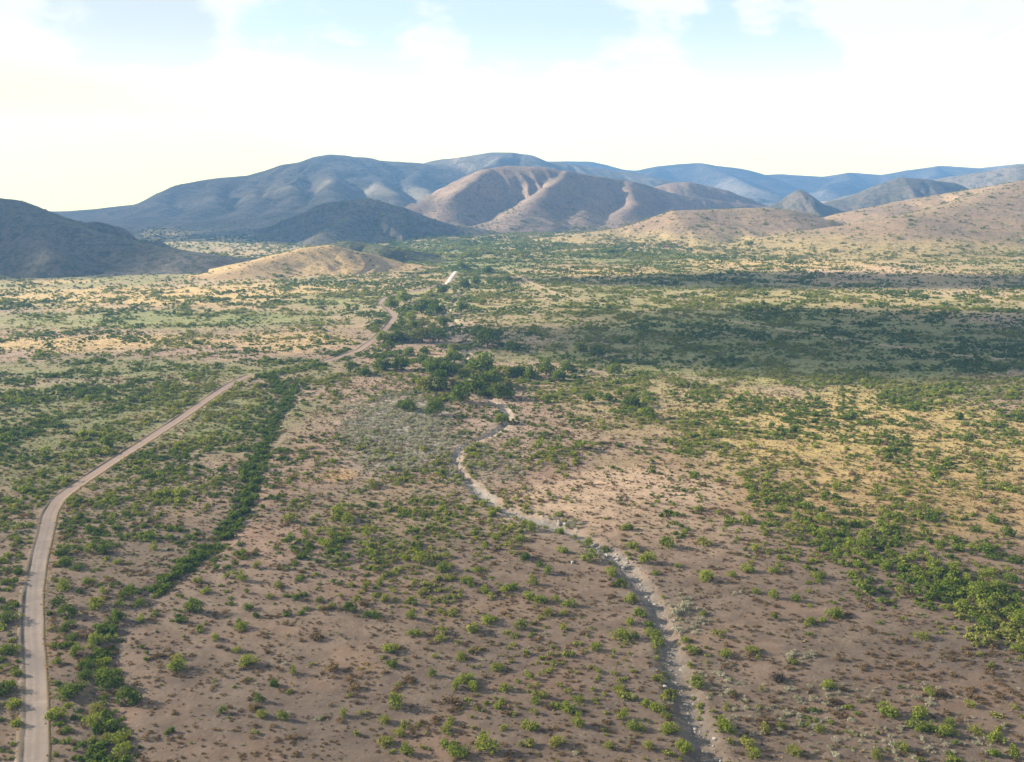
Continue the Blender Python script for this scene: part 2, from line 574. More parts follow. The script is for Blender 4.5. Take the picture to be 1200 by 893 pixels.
def hill(name, label, ridges, mat, wf, wb, seed, spur=140.0, gully=0.30, base=-6.0, power=1.25, res=(190, 130), rough=1.0, spur_w=0.42):
    """ridges: list of lists of (px, py, distance, [front scale]); height falls off to both sides with spurs and gullies"""
    R = [np.array([at_dist(q[0], q[1], q[2]) for q in r]) for r in ridges]
    allp = np.concatenate(R)
    mx = max(wf, wb)
    x0, x1 = allp[:, 0].min() - mx * 0.9, allp[:, 0].max() + mx * 0.9
    y0, y1 = allp[:, 1].min() - wf * 1.08, allp[:, 1].max() + wb * 1.08
    hx, hy = np.meshgrid(np.linspace(x0, x1, res[0]), np.linspace(y0, y1, res[1]))
    xs, ys = hx.ravel(), hy.ravel()
    wx = xs + spur * 0.5 * (fbm(xs / (spur * 1.6), ys / (spur * 1.6), seed + 5, 3) - 0.5)
    wy = ys + spur * 0.5 * (fbm(xs / (spur * 1.6), ys / (spur * 1.6), seed + 9, 3) - 0.5)
    H = np.full(len(xs), -1e3)
    for ri, r in enumerate(R):
        best, s_at, zr, side = np.full(len(xs), 1e9), np.zeros(len(xs)), np.zeros(len(xs)), np.zeros(len(xs))
        s0 = 0.0
        for a, b in zip(r[:-1], r[1:]):
            ab = (b - a)[:2]
            L = math.hypot(*ab)
            t = np.clip(((wx - a[0]) * ab[0] + (wy - a[1]) * ab[1]) / (L * L), 0, 1)
            ex, ey = wx - (a[0] + t * ab[0]), wy - (a[1] + t * ab[1])
            d = np.hypot(ex, ey)
            m = d < best
            best = np.where(m, d, best); s_at = np.where(m, s0 + t * L, s_at); zr = np.where(m, a[2] + t * (b[2] - a[2]), zr); side = np.where(m, ey, side)
            s0 += L
        width = np.where(side < 0, wf, wb) * (0.75 + 0.5 * vnoise(s_at / (spur * 2.2), 0 * s_at + 3.3, seed + 2))
        width = width * np.clip(0.45 + 0.55 * (zr - base) / (allp[:, 2].max() - base), 0.2, 1)
        width = width * (1.0 if ri == 0 else spur_w)
        t = np.clip(np.sqrt((best / width) ** 2 + 0.018) - 0.134, 0, 8)
        rel = np.maximum(zr - base, 1.0)
        h = base + rel * np.where(t < 1, np.clip(1 - t, 0, 1) ** power, 0) - np.maximum(t - 1, 0) * width * 0.22
        sx = s_at / spur + 0.35 * (fbm(xs / spur, ys / spur, seed + 23, 2) - 0.5)
        rid = 1 - np.abs(2 * vnoise(sx, best / (spur * 3.5) + np.sign(side) * 7, seed + 31) - 1)
        rid2 = 1 - np.abs(2 * vnoise(sx * 2.7, best / (spur * 1.5) + np.sign(side) * 3, seed + 37) - 1)
        amp = gully * rel * np.clip(4 * t * (1 - t), 0, 1)
        rid3 = 1 - np.abs(2 * fbm(sx * 5.5, best / (spur * 0.8) + np.sign(side) * 5, seed + 43, 2) - 1)
        h = h - amp * (0.75 * rid ** 1.3 + 0.38 * rid2 + 0.22 * rid3 - 0.30)
        h = h + rough * 0.05 * rel * (fbm(xs / (spur * 0.35), ys / (spur * 0.35), seed + 41, 4) - 0.5) * np.clip(t * 5, 0.25, 1)
        H = np.maximum(H, h)
    n0, n1 = res
    j, i = np.meshgrid(np.arange(n1 - 1), np.arange(n0 - 1), indexing='ij')
    a = (j * n0 + i).ravel()
    Gz = G(xs, ys)
    H = H + Gz * np.clip(1 - (H - Gz) / 40.0, 0, 1) * 0.0
    keepv = H > Gz - 8.0
    f = np.stack([a, a + 1, a + n0 + 1, a + n0], 1)
    f = f[keepv[f].any(1)]
    used = np.unique(f)
    remap = -np.ones(len(xs), dtype=np.int64)
    remap[used] = np.arange(len(used))
    H = np.maximum(H, Gz - 12.0)
    HILLS.append((x0, x1, y0, y1, H.reshape(n1, n0)))
    o = mesh_obj(name, np.stack([xs, ys, H], 1)[used], remap[f], mat, smooth=True)
    tag(o, label, 'hill' if 'hill' in name or 'knoll' in name else 'mountain', kind='structure')
    return o


tan, rock, shr = (0.30, 0.215, 0.14), (0.25, 0.19, 0.15), (0.085, 0.085, 0.045)
H_tan = hill_material('hill_tan', (0.20, 0.142, 0.10), (0.155, 0.116, 0.088), (0.078, 0.068, 0.045), 0.3)
H_gold = hill_material('hill_gold', (0.36, 0.25, 0.12), (0.29, 0.20, 0.105), (0.12, 0.11, 0.045), 0.1, 0.16)
H_slope = hill_material('hill_slope', (0.235, 0.165, 0.098), (0.18, 0.125, 0.088), (0.10, 0.09, 0.045), 0.32, 0.08, 0.9)
H_green = hill_material('hill_green', (0.09, 0.09, 0.04), (0.085, 0.08, 0.045), (0.035, 0.045, 0.02), 0.6, 0.16)
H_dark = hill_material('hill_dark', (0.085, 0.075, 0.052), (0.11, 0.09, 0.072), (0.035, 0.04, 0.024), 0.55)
H_range = hill_material('hill_range', (0.09, 0.083, 0.06), (0.15, 0.13, 0.11), (0.04, 0.047, 0.028), 0.45, 0.05)

hill('mountain_range', 'long blue shadowed mountain range across the left and centre skyline',
     [[(-160, 258, 4000), (0, 255, 4000), (60, 249, 4050), (110, 245, 4100), (150, 240, 4150), (172, 235, 4150), (190, 227, 4150), (203, 217, 4150), (212, 215, 4150), (240, 211, 4200), (262, 208, 4200), (290, 206, 4200), (310, 200, 4200),
       (330, 193, 4200), (352, 190, 4200), (370, 184, 4200), (390, 181, 4200), (408, 182, 4250), (420, 184, 4250), (432, 188, 4300), (452, 188, 4300), (465, 189, 4300), (480, 190, 4350), (495, 194, 4400), (512, 190, 4450), (530, 186, 4500), (550, 183, 4500),
       (570, 179, 4500), (592, 179, 4500), (606, 181, 4500), (622, 189, 4550), (660, 190, 4600), (720, 200, 4700)],
      [(205, 217, 4150), (188, 236, 3700), (172, 252, 3200), (160, 272, 2700)], [(262, 208, 4200), (246, 230, 3600), (232, 252, 3000), (225, 276, 2500)], [(290, 206, 4200), (300, 222, 3700), (296, 244, 3100), (290, 270, 2500)],
      [(345, 191, 4200), (338, 215, 3600), (345, 238, 3100), (335, 262, 2600)], [(390, 182, 4200), (394, 205, 3700), (385, 228, 3200), (372, 250, 2800)], [(432, 188, 4300), (448, 210, 3700), (452, 232, 3200), (462, 250, 2800)],
      [(480, 190, 4350), (492, 212, 3800), (500, 230, 3300)], [(590, 180, 4500), (575, 192, 4100), (560, 200, 3800)], [(120, 245, 4100), (105, 258, 3600), (110, 275, 2900)]],
     H_range, 1300, 1200, 3, 230, 0.50, power=1.25, res=(520, 300), rough=1.6, spur_w=0.40)
hill('mountain_ridge', 'farthest blue ridge on the right half of the skyline',
     [[(590, 192, 6500), (640, 189, 6500), (680, 189, 6500), (722, 198, 6625), (745, 200, 6625), (770, 195, 6625), (800, 192, 6625), (822, 191, 6625), (850, 196, 6750), (876, 206, 6875), (915, 204, 7000), (965, 207, 7125),
       (1000, 202, 7125), (1040, 205, 7125), (1075, 199, 7000), (1105, 194, 7000), (1150, 197, 6875), (1200, 192, 6750), (1300, 186, 6625)],
      [(822, 191, 6500), (850, 205, 5750), (890, 222, 5125)], [(1000, 202, 7000), (985, 212, 6250), (960, 222, 5625)], [(770, 195, 6600), (745, 208, 5800), (760, 222, 5200)], [(1105, 194, 7000), (1090, 208, 6200), (1060, 220, 5500)], [(700, 193, 6500), (690, 206, 5700)]],
     H_range, 1600, 1000, 13, 330, 0.46, power=1.2, res=(300, 130))
hill('mountain_spur', 'dark blue spur falling from the right picture edge towards the centre',
     [[(1030, 224, 3900), (1075, 214, 3900), (1110, 207, 3850), (1160, 200, 3800), (1200, 193, 3750), (1300, 184, 3700)]], H_range, 700, 700, 19, 240, 0.3)
hill('hill', 'domed tan hill with shadowed gullies at the centre of the skyline',
     [[(484, 246, 2866), (520, 219, 2902), (545, 205, 2925), (566, 198, 2948), (600, 194, 2972), (640, 196, 2995), (662, 201, 2995), (700, 206, 3042), (735, 211, 3089), (790, 226, 3159), (850, 236, 3218), (900, 243, 3276)],
      [(662, 200, 2972), (650, 214, 2831), (628, 232, 2703), (600, 252, 2574)], [(566, 198, 2925), (540, 222, 2761), (515, 245, 2621)], [(735, 212, 3065), (740, 236, 2831), (720, 256, 2668)], [(700, 207, 3019), (692, 228, 2843), (672, 252, 2656)], [(790, 227, 3147), (788, 244, 2925), (772, 258, 2726)]],
     H_tan, 400, 500, 23, 85, 0.42, power=1.3, res=(380, 250), spur_w=0.8)
hill('hill', 'low brown hill between the domed tan hill and the stream line on the right',
     [[(690, 240, 3364), (750, 222, 3364), (785, 215, 3364), (812, 213, 3364), (850, 223, 3364), (900, 241, 3364)]], H_tan, 330, 400, 29, 100, 0.3)
hill('hill', 'small dark conical hill below the far right ridge',
     [[(915, 238, 3100), (938, 223, 3100), (945, 223, 3100), (968, 240, 3100)]], H_dark, 260, 260, 31, 90, 0.25)
hill('hill', 'rounded hill with sunlit left face near the right ridge',
     [[(985, 234, 3400), (1020, 218, 3400), (1050, 208, 3400), (1085, 210, 3400), (1115, 214, 3450), (1150, 228, 3500)]], H_dark, 420, 400, 37, 130, 0.28)
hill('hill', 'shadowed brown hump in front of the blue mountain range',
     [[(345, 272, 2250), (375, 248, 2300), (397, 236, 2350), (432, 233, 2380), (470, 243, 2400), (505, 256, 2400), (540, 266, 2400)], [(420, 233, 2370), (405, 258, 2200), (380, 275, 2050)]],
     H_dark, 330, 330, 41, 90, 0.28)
hill('hill', 'low tan foothill rising behind the far homestead',
     [[(725, 268, 2150), (760, 256, 2150), (792, 247, 2150), (850, 245, 2180), (900, 243, 2200), (940, 249, 2250), (965, 258, 2250)]], H_slope, 470, 400, 43, 110, 0.18, power=1.6, base=-4, spur_w=1.0)
hill('hill', 'broad sunlit tan hillside rising to the right picture edge',
     [[(955, 266, 2250), (1000, 249, 2300), (1060, 236, 2350), (1110, 227, 2350), (1160, 218, 2300), (1200, 211, 2250), (1300, 198, 2200), (1400, 195, 2200)],
      [(1200, 213, 2200), (1130, 236, 2050), (1060, 254, 1950)]],
     H_slope, 850, 500, 47, 170, 0.16, power=1.6, base=-3, res=(240, 190), spur_w=0.9)
hill('hill', 'dark shadowed hill cut by the left picture edge',
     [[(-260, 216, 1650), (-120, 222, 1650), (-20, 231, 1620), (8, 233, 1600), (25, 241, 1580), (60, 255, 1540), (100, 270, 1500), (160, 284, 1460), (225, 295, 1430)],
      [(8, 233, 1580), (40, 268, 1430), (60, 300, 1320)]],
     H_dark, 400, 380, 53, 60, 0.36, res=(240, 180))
hill('knoll', 'small golden grass knoll with sunlit crest left of centre',
     [[(235, 326, 1260), (290, 311, 1310), (330, 297, 1370), (362, 290, 1400), (388, 287, 1420), (430, 297, 1430), (470, 309, 1430)]], H_gold, 190, 220, 59, 40, 0.28, power=1.35, base=-3)
hill('knoll', 'small dark green knoll behind the golden knoll',
     [[(360, 292, 1560), (385, 286, 1570), (405, 282, 1580), (432, 287, 1580), (450, 289, 1560), (470, 293, 1560), (497, 305, 1540)]], H_green, 170, 220, 61, 40, 0.28, power=1.3, base=-3)

# ------------------------------------------------------------------ the dirt road
def road_material():
    m, t = new_mat('graded_dirt')
    geo = t.n('ShaderNodeNewGeometry')
    at = t.n('ShaderNodeAttribute', attribute_name='across')
    u = at.outputs['Fac']
    n1 = t.noise(geo.outputs['Position'], 0.8, 5.0, 0.65)
    n2 = t.noise(geo.outputs['Position'], 0.08, 3.0, 0.5)
    n5 = t.noise(geo.outputs['Position'], 0.22, 4.0, 0.6)
    uu = t.math('ADD', u, t.math('ADD', t.math('MULTIPLY', t.math('SUBTRACT', n1, 0.5), 0.5), t.math('MULTIPLY', t.math('SUBTRACT', n5, 0.5), 1.1)))
    c = t.mix(t.ramp(n2, 0.3, 0.7), (0.155, 0.13, 0.118), (0.205, 0.168, 0.148))
    sy = t.n('ShaderNodeSeparateXYZ')
    t.l(geo.outputs['Position'], sy.inputs[0])
    c = t.mix(t.ramp(sy.outputs[1], 300.0, 420.0, 0.0, 0.85), c, (0.235, 0.165, 0.125))     # redder soil up the valley
    for r in (-1.05, 0.5):
        k = t.ramp(t.math('ABSOLUTE', t.math('SUBTRACT', uu, r)), 0.25, 0.7, 0.45, 0.0)
        c = t.mix(k, c, (0.135, 0.116, 0.107))
    c = t.mix(t.ramp(uu, 2.1, 2.7), c, (0.22, 0.16, 0.09))
    c = t.mix(t.ramp(uu, -1.95, -2.4), c, (0.11, 0.088, 0.068))  # dark left edge: the bank's shadow put into the soil colour
    c = t.mix(t.ramp(n1, 0.54, 0.72, 0.0, 0.55), c, (0.12, 0.095, 0.08))
    c = t.mix(t.ramp(n5, 0.55, 0.68, 0.0, 0.4), c, (0.26, 0.215, 0.19))
    finish(t, c, 0.95, n1, 0.1, 0.4, 0.1)
    return m


def road_mesh(name, line, profile, mat, label):
    tang = np.gradient(line, axis=0)
    tang /= np.hypot(tang[:, 0], tang[:, 1])[:, None]
    nrm = np.stack([tang[:, 1], -tang[:, 0]], 1)
    vs, ac = [], []
    zc = G(line[:, 0], line[:, 1])
    k = len(profile)
    for (off, h) in profile:
        wob = 0.9 * (fbm(np.arange(len(line)) / 7.0, 0 * line[:, 0] + off * 3, 5) - 0.5) if abs(off) > 2.2 else 0 * line[:, 0]
        p = line + nrm * (off + wob)[:, None]
        hh = h * (0.75 + 0.5 * vnoise(np.arange(len(line)) / 4.0, 0 * line[:, 0] + off, 8)) if h > 0.15 else h
        vs.append(np.stack([p[:, 0], p[:, 1], np.maximum(G(p[:, 0], p[:, 1]), zc) + hh], 1))
        ac.append(np.full(len(line), off))
    V = np.stack(vs, 1).reshape(-1, 3)
    n = len(line)
    a = (np.arange(n - 1)[:, None] * k + np.arange(k - 1)[None]).ravel()
    f = np.stack([a, a + 1, a + k + 1, a + k], 1)
    o = mesh_obj(name, V, f, mat, smooth=True)
    at = o.data.attributes.new('across', 'FLOAT', 'POINT')
    at.data.foreach_set('value', np.stack(ac, 1).ravel().astype(np.float32))
    return tag(o, label, 'road', kind='structure')


SC_ROAD = 0.78
PROFILE = [(-6.0, -0.5), (-4.6, 0.06), (-3.45, 0.34), (-3.0, 0.10), (-2.2, 0.13), (-1.35, 0.11), (-0.4, 0.15), (0.65, 0.11), (1.8, 0.14), (2.5, 0.13), (3.0, 0.17), (3.7, 0.12), (4.6, -0.5)]
M_road = road_material()
road_mesh('dirt_road', ROAD_NEAR, [(SC_ROAD * o_, h_) for o_, h_ in PROFILE], M_road, 'graded dirt road running up the left side of the valley')
road_mesh('dirt_road', ROAD_FAR, [(SC_ROAD * o_, h_) for o_, h_ in PROFILE], M_road, 'winding far stretch of dirt road left of the tree row')
patch = polyline([(523, 334), (527, 328), (531, 322), (535, 317)], 6.0)
m_pale, t_ = new_mat('pale_road_dust')
finish(t_, t_.mix(t_.noise(t_.n('ShaderNodeNewGeometry').outputs['Position'], 0.3), (0.33, 0.305, 0.275), (0.45, 0.42, 0.385)), 0.9)
road_mesh('pale_road_cut', patch, [(-4.4, -0.6), (-2.8, 0.25), (-0.5, 0.45), (2.2, 0.3), (3.8, -0.5)], m_pale, 'short pale stretch of road cut beyond the stream trees')

# ------------------------------------------------------------------ plant meshes (unit width)
def leaf_cloud(seed, n, height, leaf, lumps, hollow=0.55, base=0.12, droop=0.0, aspect=1.0):
    """many small leaf-sprig quads on the shells of several lumps inside a dome of width 1"""
    r = np.random.default_rng(seed)
    cen, rad = [], []
    for k in range(lumps):
        a, q = r.uniform(0, 2 * math.pi), math.sqrt(r.uniform(0, 1)) * 0.33
        zt = height * (base + (0.92 - base) * r.uniform(0.25, 1.0) * (1 - 0.75 * (q / 0.4) ** 2))
        cen.append((q * math.cos(a), q * math.sin(a) * aspect, max(zt - 0.12, height * 0.3)))
        rad.append(r.uniform(0.12, 0.24))
    cen, rad = np.array(cen), np.array(rad)
    pick = r.choice(lumps, n, p=rad ** 2 / (rad ** 2).sum())
    d = r.normal(size=(n, 3))
    d /= np.linalg.norm(d, axis=1)[:, None]
    rr = hollow + (1.08 - hollow) * r.uniform(0, 1, n) ** 0.6
    p = cen[pick] + d * (rad[pick] * rr)[:, None] * np.array([1, 1, 0.8])
    p[:, 2] = np.abs(p[:, 2] - 0.02) + 0.02
    # sprig quads facing outwards at random tilts
    nrm = d + 0.8 * r.normal(size=(n, 3)) + np.array([0, 0, 0.25])
    nrm /= np.linalg.norm(nrm, axis=1)[:, None]
    t1 = np.cross(nrm, r.normal(size=(n, 3)))
    t1 /= np.linalg.norm(t1, axis=1)[:, None]
    t2 = np.cross(nrm, t1)
    s = leaf * r.uniform(0.55, 1.35, n)[:, None]
    e = r.uniform(0.35, 0.8, n)[:, None]
    V = np.stack([p - t1 * s, p + t2 * s * e, p + t1 * s * 1.1, p - t2 * s * e * 0.9], 1).reshape(-1, 3)
    fc = np.arange(4 * n).reshape(n, 4)
    tone = np.repeat(np.clip(0.5 * r.uniform(0, 1, n) + 0.5 * np.random.default_rng(seed + 5).uniform(0, 1, lumps)[pick], 0, 1), 4)
    return V, fc, tone, cen


def stems(seed, height, cen, thick=0.02, trunk=0.0):
    r = np.random.default_rng(seed + 99)
    V, Fc = [], []

    def tube(pts, rad):
        b = len(V)
        for p, q in zip(pts, rad):
            for k in range(5):
                a = 2 * math.pi * k / 5
                V.append((p[0] + q * math.cos(a), p[1] + q * math.sin(a), p[2]))
        for s in range(len(pts) - 1):
            for k in range(5):
                k2 = (k + 1) % 5
                Fc.append((b + s * 5 + k, b + s * 5 + k2, b + (s + 1) * 5 + k2, b + (s + 1) * 5 + k))
        Fc.append(tuple(b + (len(pts) - 1) * 5 + k for k in range(5)))

    root = np.array([0, 0, -0.06])
    top = np.array([0.02, 0.0, trunk * height])
    if trunk > 0:
        tube([root, 0.5 * (root + top) + r.normal(size=3) * 0.008, top], [thick * 1.8, thick * 1.35, thick * 1.15])
    for c in cen[:7]:
        a = top if trunk > 0 else root + np.array([c[0] * 0.12, c[1] * 0.12, 0])
        mid = a + (np.array(c) - a) * 0.5 + np.array([c[0] * 0.12, c[1] * 0.12, -0.03])
        tube([a, mid, np.array(c)], [thick, thick * 0.65, thick * 0.25])
    return V, Fc


def plant_mesh(name, V, F_, tone, mat):
    o = mesh_obj(name, V, F_, mat, do_link=False)
    at = o.data.attributes.new('tone', 'FLOAT', 'POINT')
    at.data.foreach_set('value', tone.astype(np.float32))
    me = o.data
    bpy.data.objects.remove(o)
    return me


TINTS = list(M_leaf)
BUSH = {}
NV = 10
for v in range(NV):
    hgt = [0.5, 0.62, 0.44, 0.72, 0.56, 0.48, 0.4, 0.66, 0.58, 0.52][v]
    V, F_, tone, cen = leaf_cloud(100 + v, [460, 380, 520, 300, 560, 260, 420, 340, 480, 400][v], hgt, [0.044, 0.05, 0.04, 0.05, 0.042, 0.048, 0.045, 0.05, 0.042, 0.046][v], [7, 9, 12, 5, 14, 6, 8, 4, 11, 9][v], [0.55, 0.4, 0.6, 0.3, 0.55, 0.2, 0.5, 0.35, 0.6, 0.4][v], aspect=[1, 0.8, 1, 1.1, 0.9, 1, 0.7, 1, 1, 0.85][v])
    sv, sf = stems(100 + v, hgt, cen, 0.017)
    so = mesh_obj('stem', sv, sf, M_stem, do_link=False)
    sm = so.data
    bpy.data.objects.remove(so)
    for tn in TINTS:
        BUSH[(v, tn)] = (plant_mesh('foliage', V, F_, tone, M_leaf[tn]), sm, hgt)
TREE = {}
for v in range(4):
    hgt = [0.8, 0.9, 0.7, 1.05][v]
    V, F_, tone, cen = leaf_cloud(200 + v, 700, hgt, 0.05, [13, 14, 12, 13][v], 0.5, 0.2)
    sv, sf = stems(200 + v, hgt, cen, 0.026, 0.2)
    so = mesh_obj('trunk', sv, sf, M_stem, do_link=False)
    sm = so.data
    bpy.data.objects.remove(so)
    for tn in TINTS:
        TREE[(v, tn)] = (plant_mesh('crown', V, F_, tone, M_leaf[tn]), sm, hgt)
DRY, GREY = [], []
for v in range(4):
    V, F_, tone, cen = leaf_cloud(300 + v, 230, [0.5, 0.4, 0.6, 0.45][v], 0.055, 9, 0.15, 0.05)
    DRY.append(plant_mesh('twigs', V, F_, tone, M_dry))
    V, F_, tone, cen = leaf_cloud(320 + v, 230, [0.55, 0.65, 0.5, 0.6][v], 0.055, 9, 0.15, 0.05)
    GREY.append(plant_mesh('twigs', V, F_, tone, M_grey))

# ------------------------------------------------------------------ where plants grow
ROWS = [300, 330, 350, 380, 410, 440, 480, 520, 560, 600, 640, 680, 720, 760, 800, 840, 893]
GREEN = np.array([
    [1, 1, 1, 1, 2, 5, 5, 4, 3, 2, 2, 2, 3], [1, 1, 1, 2, 4, 6, 4, 3, 4, 4, 2, 1, 3], [3, 2, 3, 4, 5, 6, 4, 5, 5, 4, 4, 3, 3], [2, 5, 4, 3, 4, 7, 4, 6, 6, 6, 6, 5, 4],
    [3, 3, 3, 3, 4, 5, 5, 6, 6, 5, 5, 5, 6], [6, 5, 5, 5, 4, 7, 6, 6, 5, 5, 5, 5, 5], [6, 6, 5, 5, 1, 1, 4, 4, 6, 6, 6, 6, 6], [6, 6, 6, 5, 1, 1, 3, 3, 5, 6, 6, 6, 6],
    [6, 6, 5, 4, 3, 4, 4, 1, 3, 6, 6, 6, 6], [6, 6, 5, 3, 4, 5, 3, 0, 2, 5, 6, 6, 6], [5, 5, 5, 1, 4, 4, 2, 0, 1, 2, 5, 5, 4], [4, 5, 3, 0, 2, 3, 1, 0, 0, 0, 2, 5, 5],
    [3, 4, 1, 0, 1, 1, 1, 0, 0, 0, 0, 2, 5], [2, 3, 0, 0, 0, 1, 1, 1, 1, 0, 0, 0, 2], [2, 2, 0, 0, 0, 1, 1, 1, 1, 0, 0, 0, 0], [2, 2, 0, 0, 0, 1, 1, 1, 2, 1, 1, 1, 1], [2, 2, 0, 0, 0, 1, 1, 1, 2, 1, 1, 1, 1]], float) / 10


def table(T, px, py):
    u = np.clip(px, 0, 1199.9) / 100
    v = np.interp(py, ROWS, np.arange(len(ROWS)))
    v = np.clip(v, 0, len(ROWS) - 1.001)
    i, j = u.astype(int), v.astype(int)
    fu, fv = u - i, v - j
    return (T[j, i] * (1 - fu) + T[j, i + 1] * fu) * (1 - fv) + (T[j + 1, i] * (1 - fu) + T[j + 1, i + 1] * fu) * fv


def candidates(n, ylo, yhi, margin=1.18):
    """uniform points over the wedge of valley floor in view"""
    y = np.sqrt(rng.uniform(ylo ** 2, yhi ** 2, n))
    x = rng.uniform(-1, 1, n) * y * 0.55 * margin
    return x, y


def wedge_area(ylo, yhi, margin=1.18):
    return 0.55 * margin * (yhi ** 2 - ylo ** 2)


d_far = 2700
green = []                                                      # rows: x, y, width
for (ylo, yhi, per, wmean) in ((165, 420, 0.26, 1.75), (420, 900, 0.24, 2.1), (900, 1600, 0.12, 2.7), (1600, d_far, 0.045, 4.0)):
    n = int(wedge_area(ylo, yhi) * per)
    x, y = candidates(n, ylo, yhi)
    px, py, dep = project(x, y, 0 * x)
    c = table(GREEN, px, py)
    delta = np.arctan2(CAMH, y)
    k = 3 / (3 + 0.8 * 1.5 / np.tan(delta))
    clump = fbm(x / 22, y / 22, 51, 3)
    clump2 = fbm(x / 7, y / 7, 57, 2)
    want = c * k * 9.0 / (per / 0.1) * 0.1 * np.clip(1 + 5.0 * (clump - 0.5) + 3.0 * (clump2 - 0.5), 0, 3.0) * 6.5
    keep = rng.uniform(0, 1, n) < want
    if ylo > 800:
        keep &= (surf(x, y) - G(x, y) < np.where(x > 150, 14.0, 1.5) * rng.uniform(0.3, 1, n)) | (rng.uniform(0, 1, n) < 0.22)
    wd = wmean * np.exp(rng.normal(0, 0.42, n)) * (0.7 + 0.7 * clump)
    green.append(np.stack([x, y, wd], 1)[keep])
n = int(wedge_area(1180, 2800) * 0.03)
x, y = candidates(n, 1180, 2800)
up = surf(x, y) - G(x, y)
keep = (up > 1.0) & (rng.uniform(0, 1, n) < np.clip(1 + 4 * (fbm(x / 45, y / 45, 61, 3) - 0.5), 0.1, 2) * np.where((y < 1480) & (x > -480), 0.06, np.where((x > -330) & (y > 2050), 0.05, np.where(x > 0, 0.09, 0.4))))
green.append(np.stack([x, y, 2.0 * np.exp(rng.normal(0, 0.35, n))], 1)[keep])
green = np.concatenate(green)
hx_ = rng.uniform(290, 385, 110)
hy_ = np.interp(hx_, [290, 330, 375, 400], [440, 432, 425, 418]) + rng.uniform(1.5, 7, 110)
hidden = np.array([(*flat(a_, b_), w_) for a_, b_, w_ in zip(hx_, hy_, rng.uniform(3.2, 5.2, 110))])
# the dark line of bushes in the arroyo
ar = []
for p in ARROYO:
    for _ in range(9):
        q = p + rng.normal(0, 1, 2) * np.array([1.9, 2.2]) + np.array([-1.8, 0])
        if vnoise(q[0] / 11, q[1] / 11, 71) > 0.22:
            ar.append((q[0], q[1], rng.uniform(2.2, 5.4)))
for p in WASH[WASH[:, 1] < 390]:
    for _ in range(2):
        sg = rng.choice([-1, 1])
        if vnoise(p[0] / 14 + sg * 9, p[1] / 14, 73) > 0.42:
            ar.append((p[0] + sg * rng.uniform(2.6, 6.0), p[1] + rng.normal(0, 2), rng.uniform(1.4, 3.2)))
for p in WASH[WASH[:, 1] > 565]:
    for _ in range(2):
        q = p + rng.normal(0, 1, 2) * np.array([14, 6])
        ar.append((q[0], q[1], rng.uniform(3, 6.5)))
for (a, b) in (((870, 560), (1000, 645)), ((1000, 640), (1180, 700)), ((1110, 690), (1200, 760)), ((1040, 655), (1200, 720))):
    for k in range(180):
        f = rng.uniform()
        x, y = flat(a[0] + (b[0] - a[0]) * f + rng.normal(0, 16), a[1] + (b[1] - a[1]) * f + rng.normal(0, 7))
        ar.append((x, y, rng.uniform(2.4, 5.6)))
green = np.concatenate([green, np.array(ar), hidden])
dr, _ = dist_road(green[:, 0], green[:, 1])
dw, _ = dist_line(green[:, 0], green[:, 1], WASH)
dt, _ = dist_line(green[:, 0], green[:, 1], TRACK)
green = green[(dr > 3.3 + 0.3 * green[:, 2]) & ((dw > 1.4 + 0.3 * green[:, 2]) | (green[:, 1] > 570)) & (dt > 2.5)]

